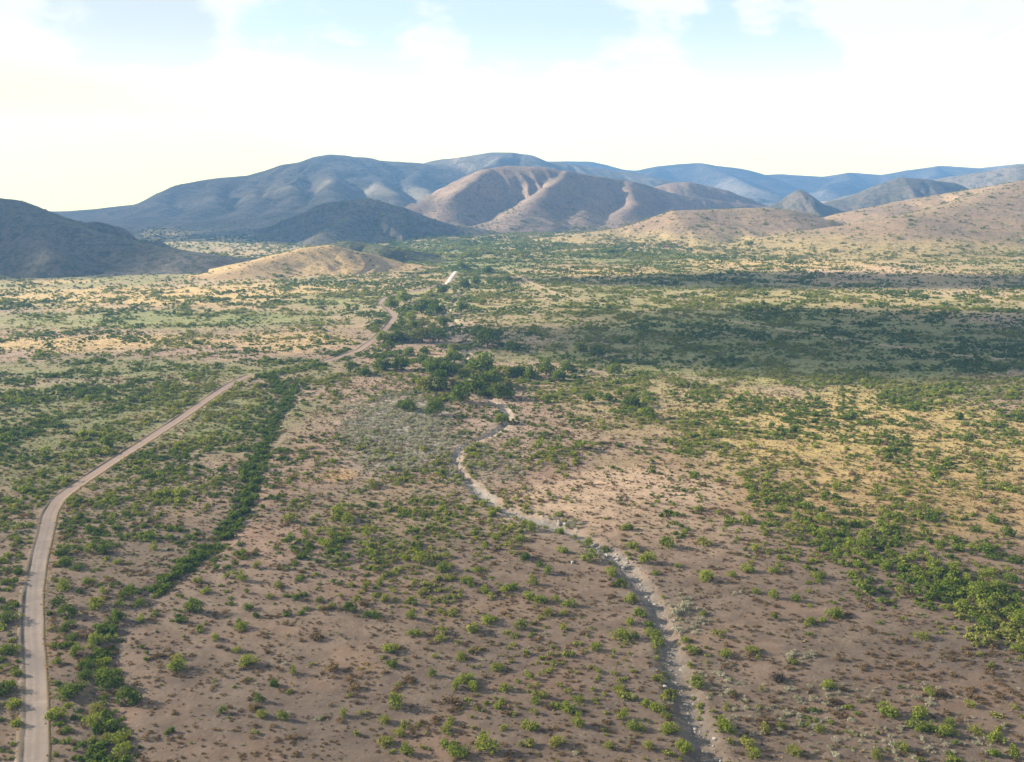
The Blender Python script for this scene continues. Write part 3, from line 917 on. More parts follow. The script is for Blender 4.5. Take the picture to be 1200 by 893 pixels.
# bushes that stand out in the photograph: photo pixel of the foot, width in pixels, tint (b bright, d deep, o olive)
MARKED = """12 768 20 d 21 760 10 b 23 778 10 o 20 791 16 b 8 812 28 d 16 831 20 b 17 852 15 b 66 778 11 b 85 749 14 d 74 743 12 d 106 757 35 b 130 750 20 b 90 767 18 b
106 783 26 d 123 781 18 b 97 796 20 d 117 790 18 b 135 791 17 d 118 798 28 d 130 808 40 d 148 825 36 d 76 817 28 d 80 829 14 b 69 841 26 b 113 834 18 o 107 848 22 b 78 858 14 d
138 850 10 o 124 866 12 o 142 868 28 b 110 869 12 o 139 884 26 b 168 760 9 o 172 774 8 o 196 860 10 d 93 836 8 o 66 886 12 o 90 880 10 o
236 742 10 b 250 751 13 b 284 740 10 d 210 784 24 b 207 773 14 o 293 780 22 b 278 764 12 o 292 798 9 d 320 805 18 d 340 812 10 d 303 823 14 d 275 806 7 d 262 836 12 d 330 844 16 b 308 840 14 o
378 843 8 o 299 861 9 o 200 860 10 d 224 872 5 d 344 790 12 o 364 780 8 o
486 746 17 b 518 752 18 o 458 763 20 b 458 783 20 d 511 772 9 b 538 774 13 b 552 766 10 b 506 793 14 b 553 783 8 o 582 785 16 b 467 806 9 b 534 807 14 b 544 799 18 b 556 809 20 b 410 817 8 o
463 829 26 b 549 822 10 b 568 826 10 b 584 830 16 b 422 838 9 b 402 840 12 b 449 848 16 o 556 855 9 b 522 857 16 b 469 862 14 o 418 863 10 o 453 874 18 o 525 874 22 b 537 884 24 b 570 880 30 b 477 884 18 b
699 763 13 b 727 748 26 b 744 749 12 b 773 758 24 b 764 745 18 b 718 771 7 b 725 800 9 b 771 800 16 o 694 810 10 b 677 822 14 b 629 824 16 b 637 819 14 o 651 831 14 b 667 833 20 b 678 851 20 b
603 839 10 b 621 853 20 b 655 874 20 o 716 877 16 o 730 843 16 b 746 855 20 b 770 832 20 b 780 841 14 o 787 860 22 b 761 877 16 o 797 877 16 b 756 829 12 b
813 764 16 b 802 752 12 b 848 769 20 b 882 766 16 o 889 774 8 b 807 781 10 b 820 803 26 b 947 745 10 b 928 778 12 o 973 808 18 b 892 810 8 b 850 850 22 b 851 860 24 b 896 858 14 o 915 853 12 o
873 877 24 o 805 882 18 b 930 885 20 o 882 887 16 b 993 831 10 b 961 858 16 o 1080 748 18 o 1190 764 18 b 1043 836 26 b 1077 839 24 b 1074 853 24 b 1110 851 16 b 1111 863 22 b 1092 857 14 b
1089 815 12 b 1189 830 10 b 1171 858 14 o 1166 887 20 b 1187 886 18 b 1056 880 20 o 1027 889 16 o 1137 829 12 o 1168 870 20 b 1145 860 18 o
25 672 16 d 72 692 28 b 104 684 16 b 7 671 12 d 3 686 12 d 116 711 26 b 149 702 20 d 136 731 26 d 69 711 20 d 77 723 22 d 59 721 12 d 121 697 12 b 92 696 14 d 168 728 14 b 161 711 16 d 180 701 10 b
13 729 24 d 20 711 14 d 3 707 10 d 82 736 16 d 101 625 18 d 122 649 24 d 107 648 16 b 77 652 20 d 79 662 22 d 91 669 18 d 138 662 14 b 181 645 12 b 160 598 12 b
341 613 20 o 358 630 14 b 391 629 14 b 378 637 12 b 385 642 20 b 396 644 14 b 275 664 11 d 284 681 16 b 232 684 14 o 242 696 14 b 326 689 12 o 287 696 9 o 316 702 11 o 291 714 14 d 299 724 13 d 282 736 16 b
227 718 24 d 213 731 14 d 235 738 12 b 373 706 12 d 390 713 12 o 301 666 12 o 267 645 10 o
412 717 18 d 427 723 12 d 440 724 17 d 482 726 14 b 484 709 14 b 452 704 16 o 445 686 12 b 568 731 22 b 546 687 22 b 560 671 14 b 570 694 16 b 595 694 18 b 521 669 18 b 474 657 16 b 491 660 18 b
524 654 12 b 459 642 16 b 430 629 16 b 405 613 20 b 568 644 10 b 581 634 10 b 529 627 10 b 487 603 10 b 578 605 24 b 440 672 10 o 428 691 14 o 486 687 12 o
734 622 16 b 739 642 20 b 759 660 22 b 783 642 20 b 615 657 17 d 634 664 12 d 642 672 14 b 625 686 12 b 618 702 18 b 633 706 16 b 669 712 18 b 652 706 12 b 640 722 14 o 662 722 12 o 607 635 14 b
622 622 16 b 657 625 16 b 687 640 16 b 659 647 14 b 691 659 24 b 714 674 18 b 729 689 16 d 739 707 18 b 748 722 22 b 739 733 14 b 759 736 16 d 709 648 10 b 795 666 10 b 768 674 10 b 608 738 16 b 603 691 14 b
830 680 28 b 857 676 12 b 876 669 18 b 905 672 14 b 960 677 17 b 887 696 12 b 906 702 14 b 933 704 14 d 949 712 8 d 978 722 26 b 946 732 18 b 965 729 14 b 825 722 11 b 907 727 10 o 887 647 14 o 865 633 10 b
827 638 28 o 936 640 12 o 818 600 14 o 916 600 32 b 938 598 18 b 948 618 20 b 963 615 26 b 968 628 18 b 983 637 18 b 995 648 22 b 926 620 14 o 921 630 8 b 985 617 20 d 933 610 14 b 991 603 16 d
1013 645 24 b 1010 632 20 b 1015 652 16 b 1045 652 26 b 1039 669 26 b 1027 664 14 b 1055 665 16 b 1072 657 20 b 1077 674 24 b 1091 667 20 b 1101 664 14 b 1116 671 20 b 1094 679 14 b 1119 674 12 d
1076 697 20 d 1097 704 24 d 1109 706 16 d 1133 681 14 b 1154 676 26 b 1143 694 24 b 1160 692 22 b 1143 706 26 b 1131 716 28 b 1161 713 24 b 1176 694 20 d 1183 681 22 d 1193 706 18 d 1186 723 30 b 1191 734 22 b
1156 734 22 d 1139 724 16 d 1124 645 26 d 1141 644 14 b 1153 649 22 d 1099 645 14 b 1094 612 16 d 1181 630 24 d 1042 689 12 d 1054 696 14 o 1191 660 20 d 1166 657 12 d 1034 602 18 o 1067 597 12 b 1143 624 16 d 1166 612 20 d"""
tk = MARKED.split()
TN = {'b': 'bright green', 'd': 'deep green', 'o': 'olive'}
marked = []
for i in range(0, len(tk), 4):
    px, py, wp = float(tk[i]), float(tk[i + 1]), float(tk[i + 2])
    x, y, z = ground_at(px, py - 1)
    dep = project(x, y, z)[2]
    marked.append([x, y, wp * float(dep) / F * 1.3, TN[tk[i + 3]]])
dm = np.array([[m[0], m[1], m[2]] for m in marked])
near = green[:, 1] < 520
ok = np.ones(len(green), bool)
for i in np.where(near)[0]:
    dd = np.hypot(dm[:, 0] - green[i, 0], dm[:, 1] - green[i, 1])
    if (dd < 0.42 * dm[:, 2] + 0.2 * green[i, 2]).any():
        ok[i] = False
green = green[ok]

# ------------------------------------------------------------------ labels that single out each plant
ORD = 'first second third fourth fifth sixth seventh eighth ninth tenth eleventh twelfth thirteenth fourteenth fifteenth sixteenth seventeenth eighteenth nineteenth'.split()
TENS = {20: 'twent', 30: 'thirt', 40: 'fort', 50: 'fift', 60: 'sixt', 70: 'sevent', 80: 'eight', 90: 'ninet'}


def ordinal(n):
    if n < 20:
        return ORD[n - 1]
    t, u = n // 10 * 10, n % 10
    return TENS[t] + 'ieth' if u == 0 else TENS[t] + 'y-' + ORD[u - 1]


def x_on(pts, py):
    p = sorted(pts, key=lambda q: q[1])
    return float(np.interp(py, [q[1] for q in p], [q[0] for q in p]))


def zone(px, py):
    xr, xa, xw = x_on(ROAD_PX[:17], py), x_on(ARROYO_PX, py), x_on(WASH_PX[:16], py)
    if px < xr: return 'left of the dirt road'
    if px < xa - 24: return 'between road and dark bush line'
    if px < xa + 24: return 'in the dark bush line'
    if px < 400: return 'on the bare flat by the bush line'
    if px < xw - 30: return 'in open scrub left of the wash'
    if px < xw: return 'on the wash left bank'
    if px < xw + 30: return 'on the wash right bank'
    if px > 900 and py < 775 and px - 860 > (py - 560) * 1.25: return 'in the big green thicket'
    if py > 745: return 'in grey scrub right of the wash'
    return 'on open ground past the wash'


def label_all(items, noun):
    """items: (object, px, py, adjectives) -> unique labels counted upwards inside each zone"""
    groups = {}
    for it in items:
        groups.setdefault((it[3], zone(it[1], it[2])), []).append(it)
    for (adj, zn), lst in groups.items():
        lst.sort(key=lambda q: -q[2])
        for k, it in enumerate(lst):
            if len(lst) == 1:
                it[0]['label'] = f'{adj} {noun} {zn}'
            elif k == len(lst) - 1:
                it[0]['label'] = f'{adj} {noun} {zn}, farthest of its kind'
            elif k == 0:
                it[0]['label'] = f'{adj} {noun} {zn}, nearest of its kind'
            else:
                it[0]['label'] = f'{adj} {noun} {zn}, {ordinal(k + 1)} from the bottom'


# ------------------------------------------------------------------ plants as things
def place(name, parts, x, y, wdt, cat, group, sink=0.03, zs=1.0):
    e = bpy.data.objects.new(name, None)
    e.empty_display_size = 0.5
    z = float(G(np.array([x]), np.array([y]))[0])
    e.location = (x, y, z - sink * wdt)
    e.rotation_euler = (0, 0, random.uniform(0, 6.283))
    s = wdt * random.uniform(0.95, 1.05)
    e.scale = (s, s * random.uniform(0.85, 1.1), s * zs)
    link(e)
    tag(e, cat=cat, group=group)
    for nm, me in parts:
        link(bpy.data.objects.new(nm, me), e)
    return e


gw = green[:, 2] * F / np.hypot(green[:, 1], CAMH)
inview = []
gpx, gpy, _ = project(green[:, 0], green[:, 1], 0 * green[:, 0])
can = np.where((gpx > 4) & (gpx < 1196) & (gpy > 440) & (gpy < 890))[0]
extra = can[np.argsort(-gw[can])][:max(0, 300 - len(marked))]
rows = [(m[0], m[1], m[2], m[3]) for m in marked]
for i in extra:
    rows.append((green[i, 0], green[i, 1], green[i, 2], random.choice(['bright green', 'deep green', 'deep green', 'olive'])))
rest = np.delete(green, extra, axis=0)
rows_sorted = sorted(rows, key=lambda r: -r[2] / math.hypot(r[1], CAMH))
single, spill = rows_sorted[:300], rows_sorted[300:]
items = []
for (x, y, wd, tn) in single:
    v = random.randrange(NV)
    f, s, hh = BUSH[(v, tn)]
    wd = min(max(wd, 1.2), 8.0)
    e = place('mesquite_bush', [('foliage', f), ('stem', s)], x, y, wd, 'bush', 'green bushes scattered over the valley floor', zs=0.85 + 0.35 * (3.5 / max(wd, 3.0)))
    px, py, dep = project(x, y, 0.0)
    size = 'large' if wd > 4.2 else ('middling' if wd > 2.8 else 'small')
    items.append((e, float(px), float(py), f'{size} {tn}'))
label_all(items, 'bush')

TREES = """499 457 18 o 516 457 20 d 531 457 14 d 544 459 16 d 557 462 20 d 568 455 20 d 578 452 20 d 544 444 14 b 524 440 20 d 512 439 20 d 521 430 18 d 504 434 18 d 499 423 12 d 532 425 16 d 532 411 12 o 564 439 24 d
539 472 20 d 568 467 14 d 583 467 18 d 594 467 14 b 588 496 14 b 489 449 10 d 571 407 22 d 600 413 14 d 458 362 14 b 474 355 16 b 450 401 14 b 465 401 12 d 455 411 10 d 472 399 14 d 484 401 14 o 480 374 12 b
494 367 16 d 502 367 14 d 512 370 16 d 495 384 14 o 507 394 14 o 514 401 16 d 495 401 16 o 484 384 10 b 519 344 10 d 544 337 10 d 557 334 10 d 520 384 12 d 541 365 12 d 564 357 9 o 561 396 14 d 581 396 14 d
594 330 8 d 571 320 10 d 541 315 10 d 499 415 10 d 479 417 10 b 453 434 12 d 470 433 16 d 445 434 12 d 606 440 16 d 622 444 14 d 640 440 16 d 655 446 14 d 690 472 12 d 715 470 12 d 740 476 16 d 760 490 14 d
700 420 12 d 680 412 12 b 665 436 12 d 720 440 12 d 425 440 12 d 410 436 10 d 508 487 14 d 480 482 12 d 470 480 10 d 510 478 12 d"""
tk = TREES.split()
titems = []
for i in range(0, len(tk), 4):
    px, py, wp, tn = float(tk[i]), float(tk[i + 1]), float(tk[i + 2]), TN[tk[i + 3]]
    x, y, z = ground_at(px, py)
    dep = float(project(x, y, z)[2])
    v = random.randrange(4)
    f, s, hh = TREE[(v, tn)]
    wd = wp * dep / F * 1.65
    e = place('streamside_tree', [('crown', f), ('trunk', s)], x, y, wd, 'tree', 'trees along the upper stream bed', zs=random.uniform(0.75, 1.0))
    titems.append([e, px, py, ('tall ' if hh * wd > 8.5 else 'low ') + tn])
tg = {}
for it in titems:
    e, px, py, adj = it
    if py < 412 and px < 525: zn = 'in the row by the far road bend'
    elif py < 412: zn = 'along the far stream bed'
    elif px < 482: zn = 'left of the central grove'
    elif px < 600: zn = 'in the dark central grove'
    else: zn = 'trailing right of the central grove'
    tg.setdefault((adj, zn), []).append(it)
for (adj, zn), lst in tg.items():
    lst.sort(key=lambda q: q[1])
    for k, it in enumerate(lst):
        it[0]['label'] = f'{adj} tree {zn}' + ('' if len(lst) == 1 else f', {ordinal(k + 1)} from the left')

# ------------------------------------------------------------------ scrub nobody could count (geometry-node instances)
def scatter(name, pts, sources, label, cat):
    """pts: x, y, width, zscale, index -> one stuff object that instances the source meshes on its points"""
    src = bpy.data.collections.new(name + '_kinds')
    for k, me in enumerate(sources):
        src.objects.link(bpy.data.objects.new(f'{name}_kind_{k:02d}', me))
    me = bpy.data.meshes.new(name)
    n = len(pts)
    me.vertices.add(n)
    z = surf(pts[:, 0], pts[:, 1])
    me.vertices.foreach_set('co', np.stack([pts[:, 0], pts[:, 1], z - 0.03 * pts[:, 2]], 1).astype(np.float32).ravel())
    for nm, typ, arr, key in (('size', 'FLOAT_VECTOR', np.stack([pts[:, 2], pts[:, 2] * rng.uniform(0.8, 1.1, n), pts[:, 2] * pts[:, 3]], 1), 'vector'),
                              ('turn', 'FLOAT_VECTOR', np.stack([0 * z, 0 * z, rng.uniform(0, 6.283, n)], 1), 'vector')):
        a = me.attributes.new(nm, typ, 'POINT')
        a.data.foreach_set(key, arr.astype(np.float32).ravel())
    a = me.attributes.new('pick', 'INT', 'POINT')
    a.data.foreach_set('value', pts[:, 4].astype(np.int32))
    o = bpy.data.objects.new(name, me)
    link(o)
    tag(o, label, cat, kind='stuff')
    ng = bpy.data.node_groups.new(name + '_scatter', 'GeometryNodeTree')
    ng.interface.new_socket('Geometry', in_out='INPUT', socket_type='NodeSocketGeometry')
    ng.interface.new_socket('Geometry', in_out='OUTPUT', socket_type='NodeSocketGeometry')
    N = ng.nodes.new
    gi, go = N('NodeGroupInput'), N('NodeGroupOutput')
    ip, ci = N('GeometryNodeInstanceOnPoints'), N('GeometryNodeCollectionInfo')
    ci.inputs['Collection'].default_value = src
    ci.inputs['Separate Children'].default_value = True
    ci.inputs['Reset Children'].default_value = True
    ip.inputs['Pick Instance'].default_value = True
    L = ng.links.new
    L(gi.outputs[0], ip.inputs['Points'])
    L(ci.outputs[0], ip.inputs['Instance'])
    for nm, typ, sock in (('pick', 'INT', 'Instance Index'), ('size', 'FLOAT_VECTOR', 'Scale')):
        na = N('GeometryNodeInputNamedAttribute')
        na.data_type = typ
        na.inputs['Name'].default_value = nm
        L([s for s in na.outputs if s.enabled and s.name == 'Attribute'][0], ip.inputs[sock])
    na = N('GeometryNodeInputNamedAttribute')
    na.data_type = 'FLOAT_VECTOR'
    na.inputs['Name'].default_value = 'turn'
    er = N('FunctionNodeEulerToRotation')
    L([s for s in na.outputs if s.enabled and s.name == 'Attribute'][0], er.inputs[0])
    L(er.outputs[0], ip.inputs['Rotation'])
    L(ip.outputs[0], go.inputs[0])
    md = o.modifiers.new('scatter', 'NODES')
    md.node_group = ng
    return o


def small_bush(seed, tn, hgt, n=120, leaf=0.085):
    V, F_, tone, cen = leaf_cloud(seed, n, hgt, leaf, 6)
    return plant_mesh('scrub_bush', V, F_, tone, M_leaf[tn])


src = []
for k in range(12):
    src.append(small_bush(400 + k, ['bright green', 'deep green', 'olive'][k % 3], [0.5, 0.6, 0.42, 0.68][k % 4]))
if spill:
    rest = np.concatenate([rest, np.array([[r[0], r[1], r[2]] for r in spill])])
n = len(rest)
tintn = fbm(rest[:, 0] / 60, rest[:, 1] / 60, 91, 3) + rng.normal(0, 0.10, n)
ti = np.where(tintn < 0.47, 1, np.where(tintn < 0.60, 0, 2))
darr, _ = dist_line(rest[:, 0], rest[:, 1], ARROYO)
ti = np.where(darr < 14, 1, ti)
ti = np.where((rest[:, 1] > 1180) & (surf(rest[:, 0], rest[:, 1]) - G(rest[:, 0], rest[:, 1]) > 1.0), 2, ti)
pick = ti + 3 * rng.integers(0, 4, n)
scatter('desert_scrub', np.stack([rest[:, 0], rest[:, 1], rest[:, 2], rng.uniform(0.75, 1.1, n), pick], 1), src,
        'countless small green bushes dotting the far valley floor', 'scrub')


def blobs(lst, base, x, y, seed):
    px, py, _ = project(x, y, 0 * x)
    v = np.full(len(x), base)
    for (bx, by, rx, ry, a) in lst:
        r = np.hypot((px - bx) / rx, (py - by) / ry)
        v = np.maximum(v, a * (1 - sstep(0.6, 1.15, r + 0.7 * (fbm(x / 18, y / 18, seed, 3) - 0.5))))
    return v


# brown dry scrub
n = int(wedge_area(165, 620) * 0.5)
x, y = candidates(n, 165, 620)
bd = blobs([(1080, 780, 130, 36, 0.8), (1010, 720, 90, 30, 0.55), (1150, 800, 80, 26, 0.8), (527, 829, 26, 12, 1.0), (502, 848, 26, 16, 1.0), (480, 796, 20, 8, 0.6), (672, 776, 26, 14, 0.7), (690, 800, 60, 30, 0.35),
            (430, 690, 40, 36, 0.45), (345, 800, 30, 22, 0.5), (370, 670, 60, 16, 0.35), (840, 600, 40, 8, 0.8), (860, 640, 90, 40, 0.22), (900, 840, 120, 50, 0.45), (640, 720, 60, 14, 0.4), (620, 780, 60, 30, 0.35),
            (300, 640, 60, 40, 0.22), (180, 770, 30, 20, 0.5), (480, 690, 120, 60, 0.25), (560, 530, 90, 30, 0.2), (690, 590, 110, 30, 0.10), (740, 700, 60, 30, 0.2), (1000, 500, 220, 60, 0.12)], 0.40, x, y, 101)
keep = rng.uniform(0, 1, n) < bd * np.clip(1 + 3.5 * (fbm(x / 5, y / 5, 107, 2) - 0.5), 0, 2.4) * 0.9
dw, _ = dist_line(x, y, WASH); dr, _ = dist_road(x, y)
keep &= (dw > 4) & (dr > 4.6)
dry = np.stack([x, y, 0.72 * (1 + 0.8 * bd) * np.exp(rng.normal(0, 0.48, n)), rng.uniform(0.7, 1.2, n), rng.integers(0, 4, n)], 1)[keep]
# grey scrub by the wash
n = int(wedge_area(165, 720) * 0.4)
x, y = candidates(n, 165, 720)
gd = blobs([(470, 510, 72, 54, 1.7), (450, 485, 44, 28, 1.4), (560, 545, 60, 28, 0.7), (620, 520, 70, 16, 0.35), (800, 720, 34, 24, 0.9), (700, 650, 30, 14, 0.6), (650, 615, 50, 9, 0.7), (960, 812, 60, 18, 0.7), (930, 845, 90, 25, 0.5),
            (1050, 815, 70, 16, 0.55), (1060, 870, 140, 30, 0.4), (850, 800, 40, 40, 0.4), (855, 700, 40, 16, 0.2), (570, 415, 40, 10, 0.5), (500, 560, 90, 30, 0.3), (787, 830, 8, 40, 0.4), (945, 768, 25, 10, 0.7)], 0.012, x, y, 111)
keep = rng.uniform(0, 1, n) < gd * np.clip(1 + 3.0 * (fbm(x / 6, y / 6, 117, 2) - 0.5), 0, 2.2) * 0.9
dw, _ = dist_line(x, y, WASH); dr, _ = dist_road(x, y)
keep &= (dw > np.where(y > 385, 0.9, 2.6)) & (dr > 4.6)
gry = np.stack([x, y, 1.1 * (1 + 0.35 * gd) * np.exp(rng.normal(0, 0.35, n)), rng.uniform(0.7, 1.2, n), rng.integers(0, 4, n)], 1)[keep]


def pull_out(pts, count, name, meshes, cat, group, noun, adj):
    """take the shrubs that show largest out of the mass as things of their own"""
    px, py, _ = project(pts[:, 0], pts[:, 1], 0 * pts[:, 0])
    can = np.where((px > 4) & (px < 1196) & (py < 888))[0]
    sel = can[np.argsort(-(pts[can, 2] / np.hypot(pts[can, 1], CAMH)))][:count]
    its = []
    for i in sel:
        e = bpy.data.objects.new(name, meshes[int(pts[i, 4])])
        zz_ = float(G(pts[i:i + 1, 0], pts[i:i + 1, 1])[0])
        e.location = (pts[i, 0], pts[i, 1], zz_ - 0.03 * pts[i, 2])
        e.rotation_euler = (0, 0, random.uniform(0, 6.28))
        e.scale = (pts[i, 2], pts[i, 2], pts[i, 2] * pts[i, 3])
        link(e)
        tag(e, cat=cat, group=group)
        wide = 'wider' if pts[i, 2] > np.median(pts[sel, 2]) else 'narrower'
        its.append((e, float(px[i]), float(py[i]), f'{wide} {adj}'))
    label_all(its, noun)
    return np.delete(pts, sel, axis=0)


dry = pull_out(dry, 150, 'dry_shrub', DRY, 'shrub', 'brown dry shrubs in the foreground', 'shrub', 'dry brown')
gry = pull_out(gry, 110, 'grey_shrub', GREY, 'shrub', 'pale grey shrubs near the wash', 'shrub', 'pale grey')
scatter('dry_scrub', dry, DRY, 'low brown dry scrub covering the foreground flats', 'scrub')
scatter('grey_scrub', gry, GREY, 'pale grey scrub along the wash and stream flats', 'scrub')

# dry grass tufts: road verge, golden patches, thin cover on the flats
n = int(wedge_area(165, 460) * 0.8)
x, y = candidates(n, 165, 460)
gd = blobs([(429, 781, 20, 7, 1.6), (517, 721, 13, 8, 1.4), (400, 556, 24, 9, 1.0), (700, 600, 130, 36, 0.10), (1060, 590, 180, 40, 0.25), (560, 780, 300, 90, 0.08), (350, 660, 80, 30, 0.10)], 0.035, x, y, 121)
dr, sd = dist_road(x, y)
gd = np.where((dr > 2.1) & (dr < 3.9), 1.6 * (0.35 + vnoise(x / 5, y / 5, 141)), np.where(dr <= 2.1, 0, gd))
dw, _ = dist_line(x, y, WASH)
keep = (rng.uniform(0, 1, n) < gd * 0.8) & (dw > 3.5)
tuft = []
for v in range(3):
    V, F_, tone, cen = leaf_cloud(500 + v, 46, 0.7, 0.14, 3, 0.2, 0.0)
    tuft.append(plant_mesh('grass_tuft', V, F_, tone, M_gold))
scatter('dry_grass', np.stack([x, y, 0.55 * np.exp(rng.normal(0, 0.35, n)), rng.uniform(0.6, 1.2, n), rng.integers(0, 3, n)], 1)[keep], tuft, 'tufts of golden dry grass on verges and bare flats', 'grass')

# low herbs and seedling scrub between the bushes
herb = []
for v in range(9):
    V, F_, tone, cen = leaf_cloud(520 + v, 22, 0.5, 0.16, 3, 0.2, 0.0)
    herb.append(plant_mesh('herb', V, F_, tone, (M_leaf['olive'], M_leaf['bright green'], M_dry)[v % 3]))
n = int(wedge_area(165, 820) * 0.42)
x, y = candidates(n, 165, 820)
px, py, _ = project(x, y, 0 * x)
c = table(GREEN, px, py)
cl = fbm(x / 9, y / 9, 131, 3)
keep = rng.uniform(0, 1, n) < np.clip(0.24 + 1.5 * c, 0, 1) * np.clip(1 + 5 * (cl - 0.5), 0.05, 2) * 0.55
dw, _ = dist_line(x, y, WASH); dr, _ = dist_road(x, y); dt, _ = dist_line(x, y, TRACK)
keep &= (dw > 2.4) & (dr > 2.6) & (dt > 1.6)
tin = np.where(rng.uniform(0, 1, n) < np.clip(1.6 * c, 0.15, 0.85), rng.integers(0, 2, n), 2)
scatter('ground_herbs', np.stack([x, y, 0.62 * np.exp(rng.normal(0, 0.4, n)), rng.uniform(0.6, 1.2, n), tin + 3 * rng.integers(0, 3, n)], 1)[keep], herb, 'low herbs and seedling scrub between the bushes', 'herbs')

# ------------------------------------------------------------------ stones in the wash
def stone_mesh(seed):
    import bmesh
    bm = bmesh.new()
    bmesh.ops.create_icosphere(bm, subdivisions=2, radius=0.5)
    r = np.random.default_rng(seed)
    ph = r.uniform(0, 6, 6)
    for v in bm.verts:
        k = 1 + 0.16 * math.sin(3.1 * v.co.x * 2 + ph[0]) + 0.14 * math.sin(4.3 * v.co.y * 2 + ph[1]) + 0.12 * math.sin(5 * v.co.z * 2 + ph[2])
        v.co = v.co * k
        v.co.z *= 0.68
    me = bpy.data.meshes.new('stone')
    bm.to_mesh(me)
    bm.free()
    me.materials.append(M_stone)
    return me


STONES = [stone_mesh(s) for s in range(4)]
pts = []
for p in WASH[:95]:
    for _ in range(26):
        q = p + rng.normal(0, 1, 2) * np.array([1.9 if p[1] < 370 else 1.0, 2.6])
        pts.append((q[0], q[1], 0.36 * math.exp(rng.normal(0, 0.55)), rng.uniform(0.6, 1.0), rng.integers(0, 4)))
scatter('wash_cobbles', np.array(pts), STONES, 'grey cobbles lying along the dry wash bed', 'stones')
bl = []
for (px, py, wp) in ((723, 657, 7), (731, 667, 7), (711, 652, 6), (735, 661, 5), (694, 650, 5), (655, 612, 5), (663, 615, 6), (789, 738, 6), (671, 660, 5)):
    x, y, z = ground_at(px, py)
    o = bpy.data.objects.new('boulder', random.choice(STONES))
    s = wp * float(project(x, y, z)[2]) / F
    o.location = (x, y, z + s * 0.18)
    o.scale = (s, s * 0.9, s)
    o.rotation_euler = (0, 0, random.uniform(0, 6))
    link(o)
    tag(o, None, 'boulder', 'grey boulders beside the wash')
    bl.append((px, py, o))
bl.sort(key=lambda q: -q[1])
for k, (px, py, o) in enumerate(bl):
    o['label'] = f'grey boulder beside the gravel wash, {ordinal(k + 1)} from the bottom'

# ------------------------------------------------------------------ utility poles, dead brush pile, homestead
def tube_mesh(name, pts, rad, mat, parent=None, sides=8):
    V, Fc = [], []
    for p, q in zip(pts, rad):
        for k in range(sides):
            a = 2 * math.pi * k / sides
            V.append((p[0] + q * math.cos(a), p[1] + q * math.sin(a), p[2]))
    for s in range(len(pts) - 1):
        for k in range(sides):
            k2 = (k + 1) % sides
            Fc.append((s * sides + k, s * sides + k2, (s + 1) * sides + k2, (s + 1) * sides + k))
    Fc.append(tuple((len(pts) - 1) * sides + k for k in range(sides)))
    return mesh_obj(name, V, Fc, mat, parent)


def box(name, c, s, mat, parent=None):
    V = [(c[0] + sx * s[0] / 2, c[1] + sy * s[1] / 2, c[2] + sz * s[2] / 2) for sx in (-1, 1) for sy in (-1, 1) for sz in (-1, 1)]
    Fc = [(0, 1, 3, 2), (4, 6, 7, 5), (0, 4, 5, 1), (2, 3, 7, 6), (0, 2, 6, 4), (1, 5, 7, 3)]
    return mesh_obj(name, V, Fc, mat, parent)


M_wood = plain_material('weathered_wood', (0.10, 0.08, 0.065), (0.20, 0.165, 0.135), 2.0)
for (px, py, hp, lab) in ((5, 726, 17, 'thin wooden pole left of the dirt road at the picture edge'), (180, 609, 19, 'taller thin wooden pole between the road and the dark bush line'),
                          (211, 617, 11, 'shorter thin wooden pole next to the taller pole above the bush line')):
    x, y, z = ground_at(px, py)
    h = hp * float(project(x, y, z)[2]) / F / math.cos(math.atan2(CAMH, y))
    e = bpy.data.objects.new('utility_pole', None)
    e.location = (x, y, z)
    link(e)
    tag(e, lab, 'pole', 'wooden poles')
    tube_mesh('post', [(0, 0, -0.3), (0, 0, h * 0.5), (0.03, 0, h)], [0.15, 0.13, 0.10], M_wood, e)
    cb = box('crossarm', (0, 0, h * 0.93), (1.3, 0.12, 0.12), M_wood, e)
    for k in (-0.55, 0.55):
        tube_mesh('insulator', [(k, 0, h * 0.93 + 0.06), (k, 0, h * 0.93 + 0.22)], [0.05, 0.04], M_stone, cb, 6)

x, y, z = ground_at(910, 797)
bp = bpy.data.objects.new('dead_brush_pile', None)
bp.location = (x, y, z)
link(bp)
tag(bp, 'dark heap of dead branches in the grey scrub right of the wash', 'brush pile')
r = np.random.default_rng(77)
for k in range(26):
    a = r.uniform(0, 6.28)
    s0 = np.array([r.normal(0, 1.5), r.normal(0, 0.7), 0.0])
    s1 = s0 + np.array([math.cos(a) * r.uniform(0.3, 1.6), math.sin(a) * r.uniform(0.3, 1.0), r.uniform(0.7, 2.4)])
    md = 0.5 * (s0 + s1) + r.normal(0, 0.15, 3)
    tube_mesh('branch', [s0, md, s1], [0.08, 0.06, 0.02], M_stem, bp, 5)
V, F_, tone, cen = leaf_cloud(555, 320, 0.45, 0.05, 7, 0.2, 0.05)
tw = bpy.data.objects.new('twigs', plant_mesh('twigs', V * 5.2, F_, tone, foliage_material('dead_twigs', (0.035, 0.03, 0.028), (0.085, 0.07, 0.06), 0.1)))
link(tw, bp)
tag(tw, kind='stuff')

M_wall = plain_material('adobe_wall', (0.20, 0.11, 0.08), (0.28, 0.16, 0.12), 0.6)
M_white = plain_material('limewash', (0.62, 0.59, 0.54), (0.74, 0.71, 0.66), 0.6)
M_tin = plain_material('rusty_tin', (0.13, 0.075, 0.055), (0.22, 0.13, 0.10), 0.5, 0.6)
M_hole = plain_material('dark_glass', (0.02, 0.02, 0.022), (0.04, 0.04, 0.042), 1.0, 0.2)


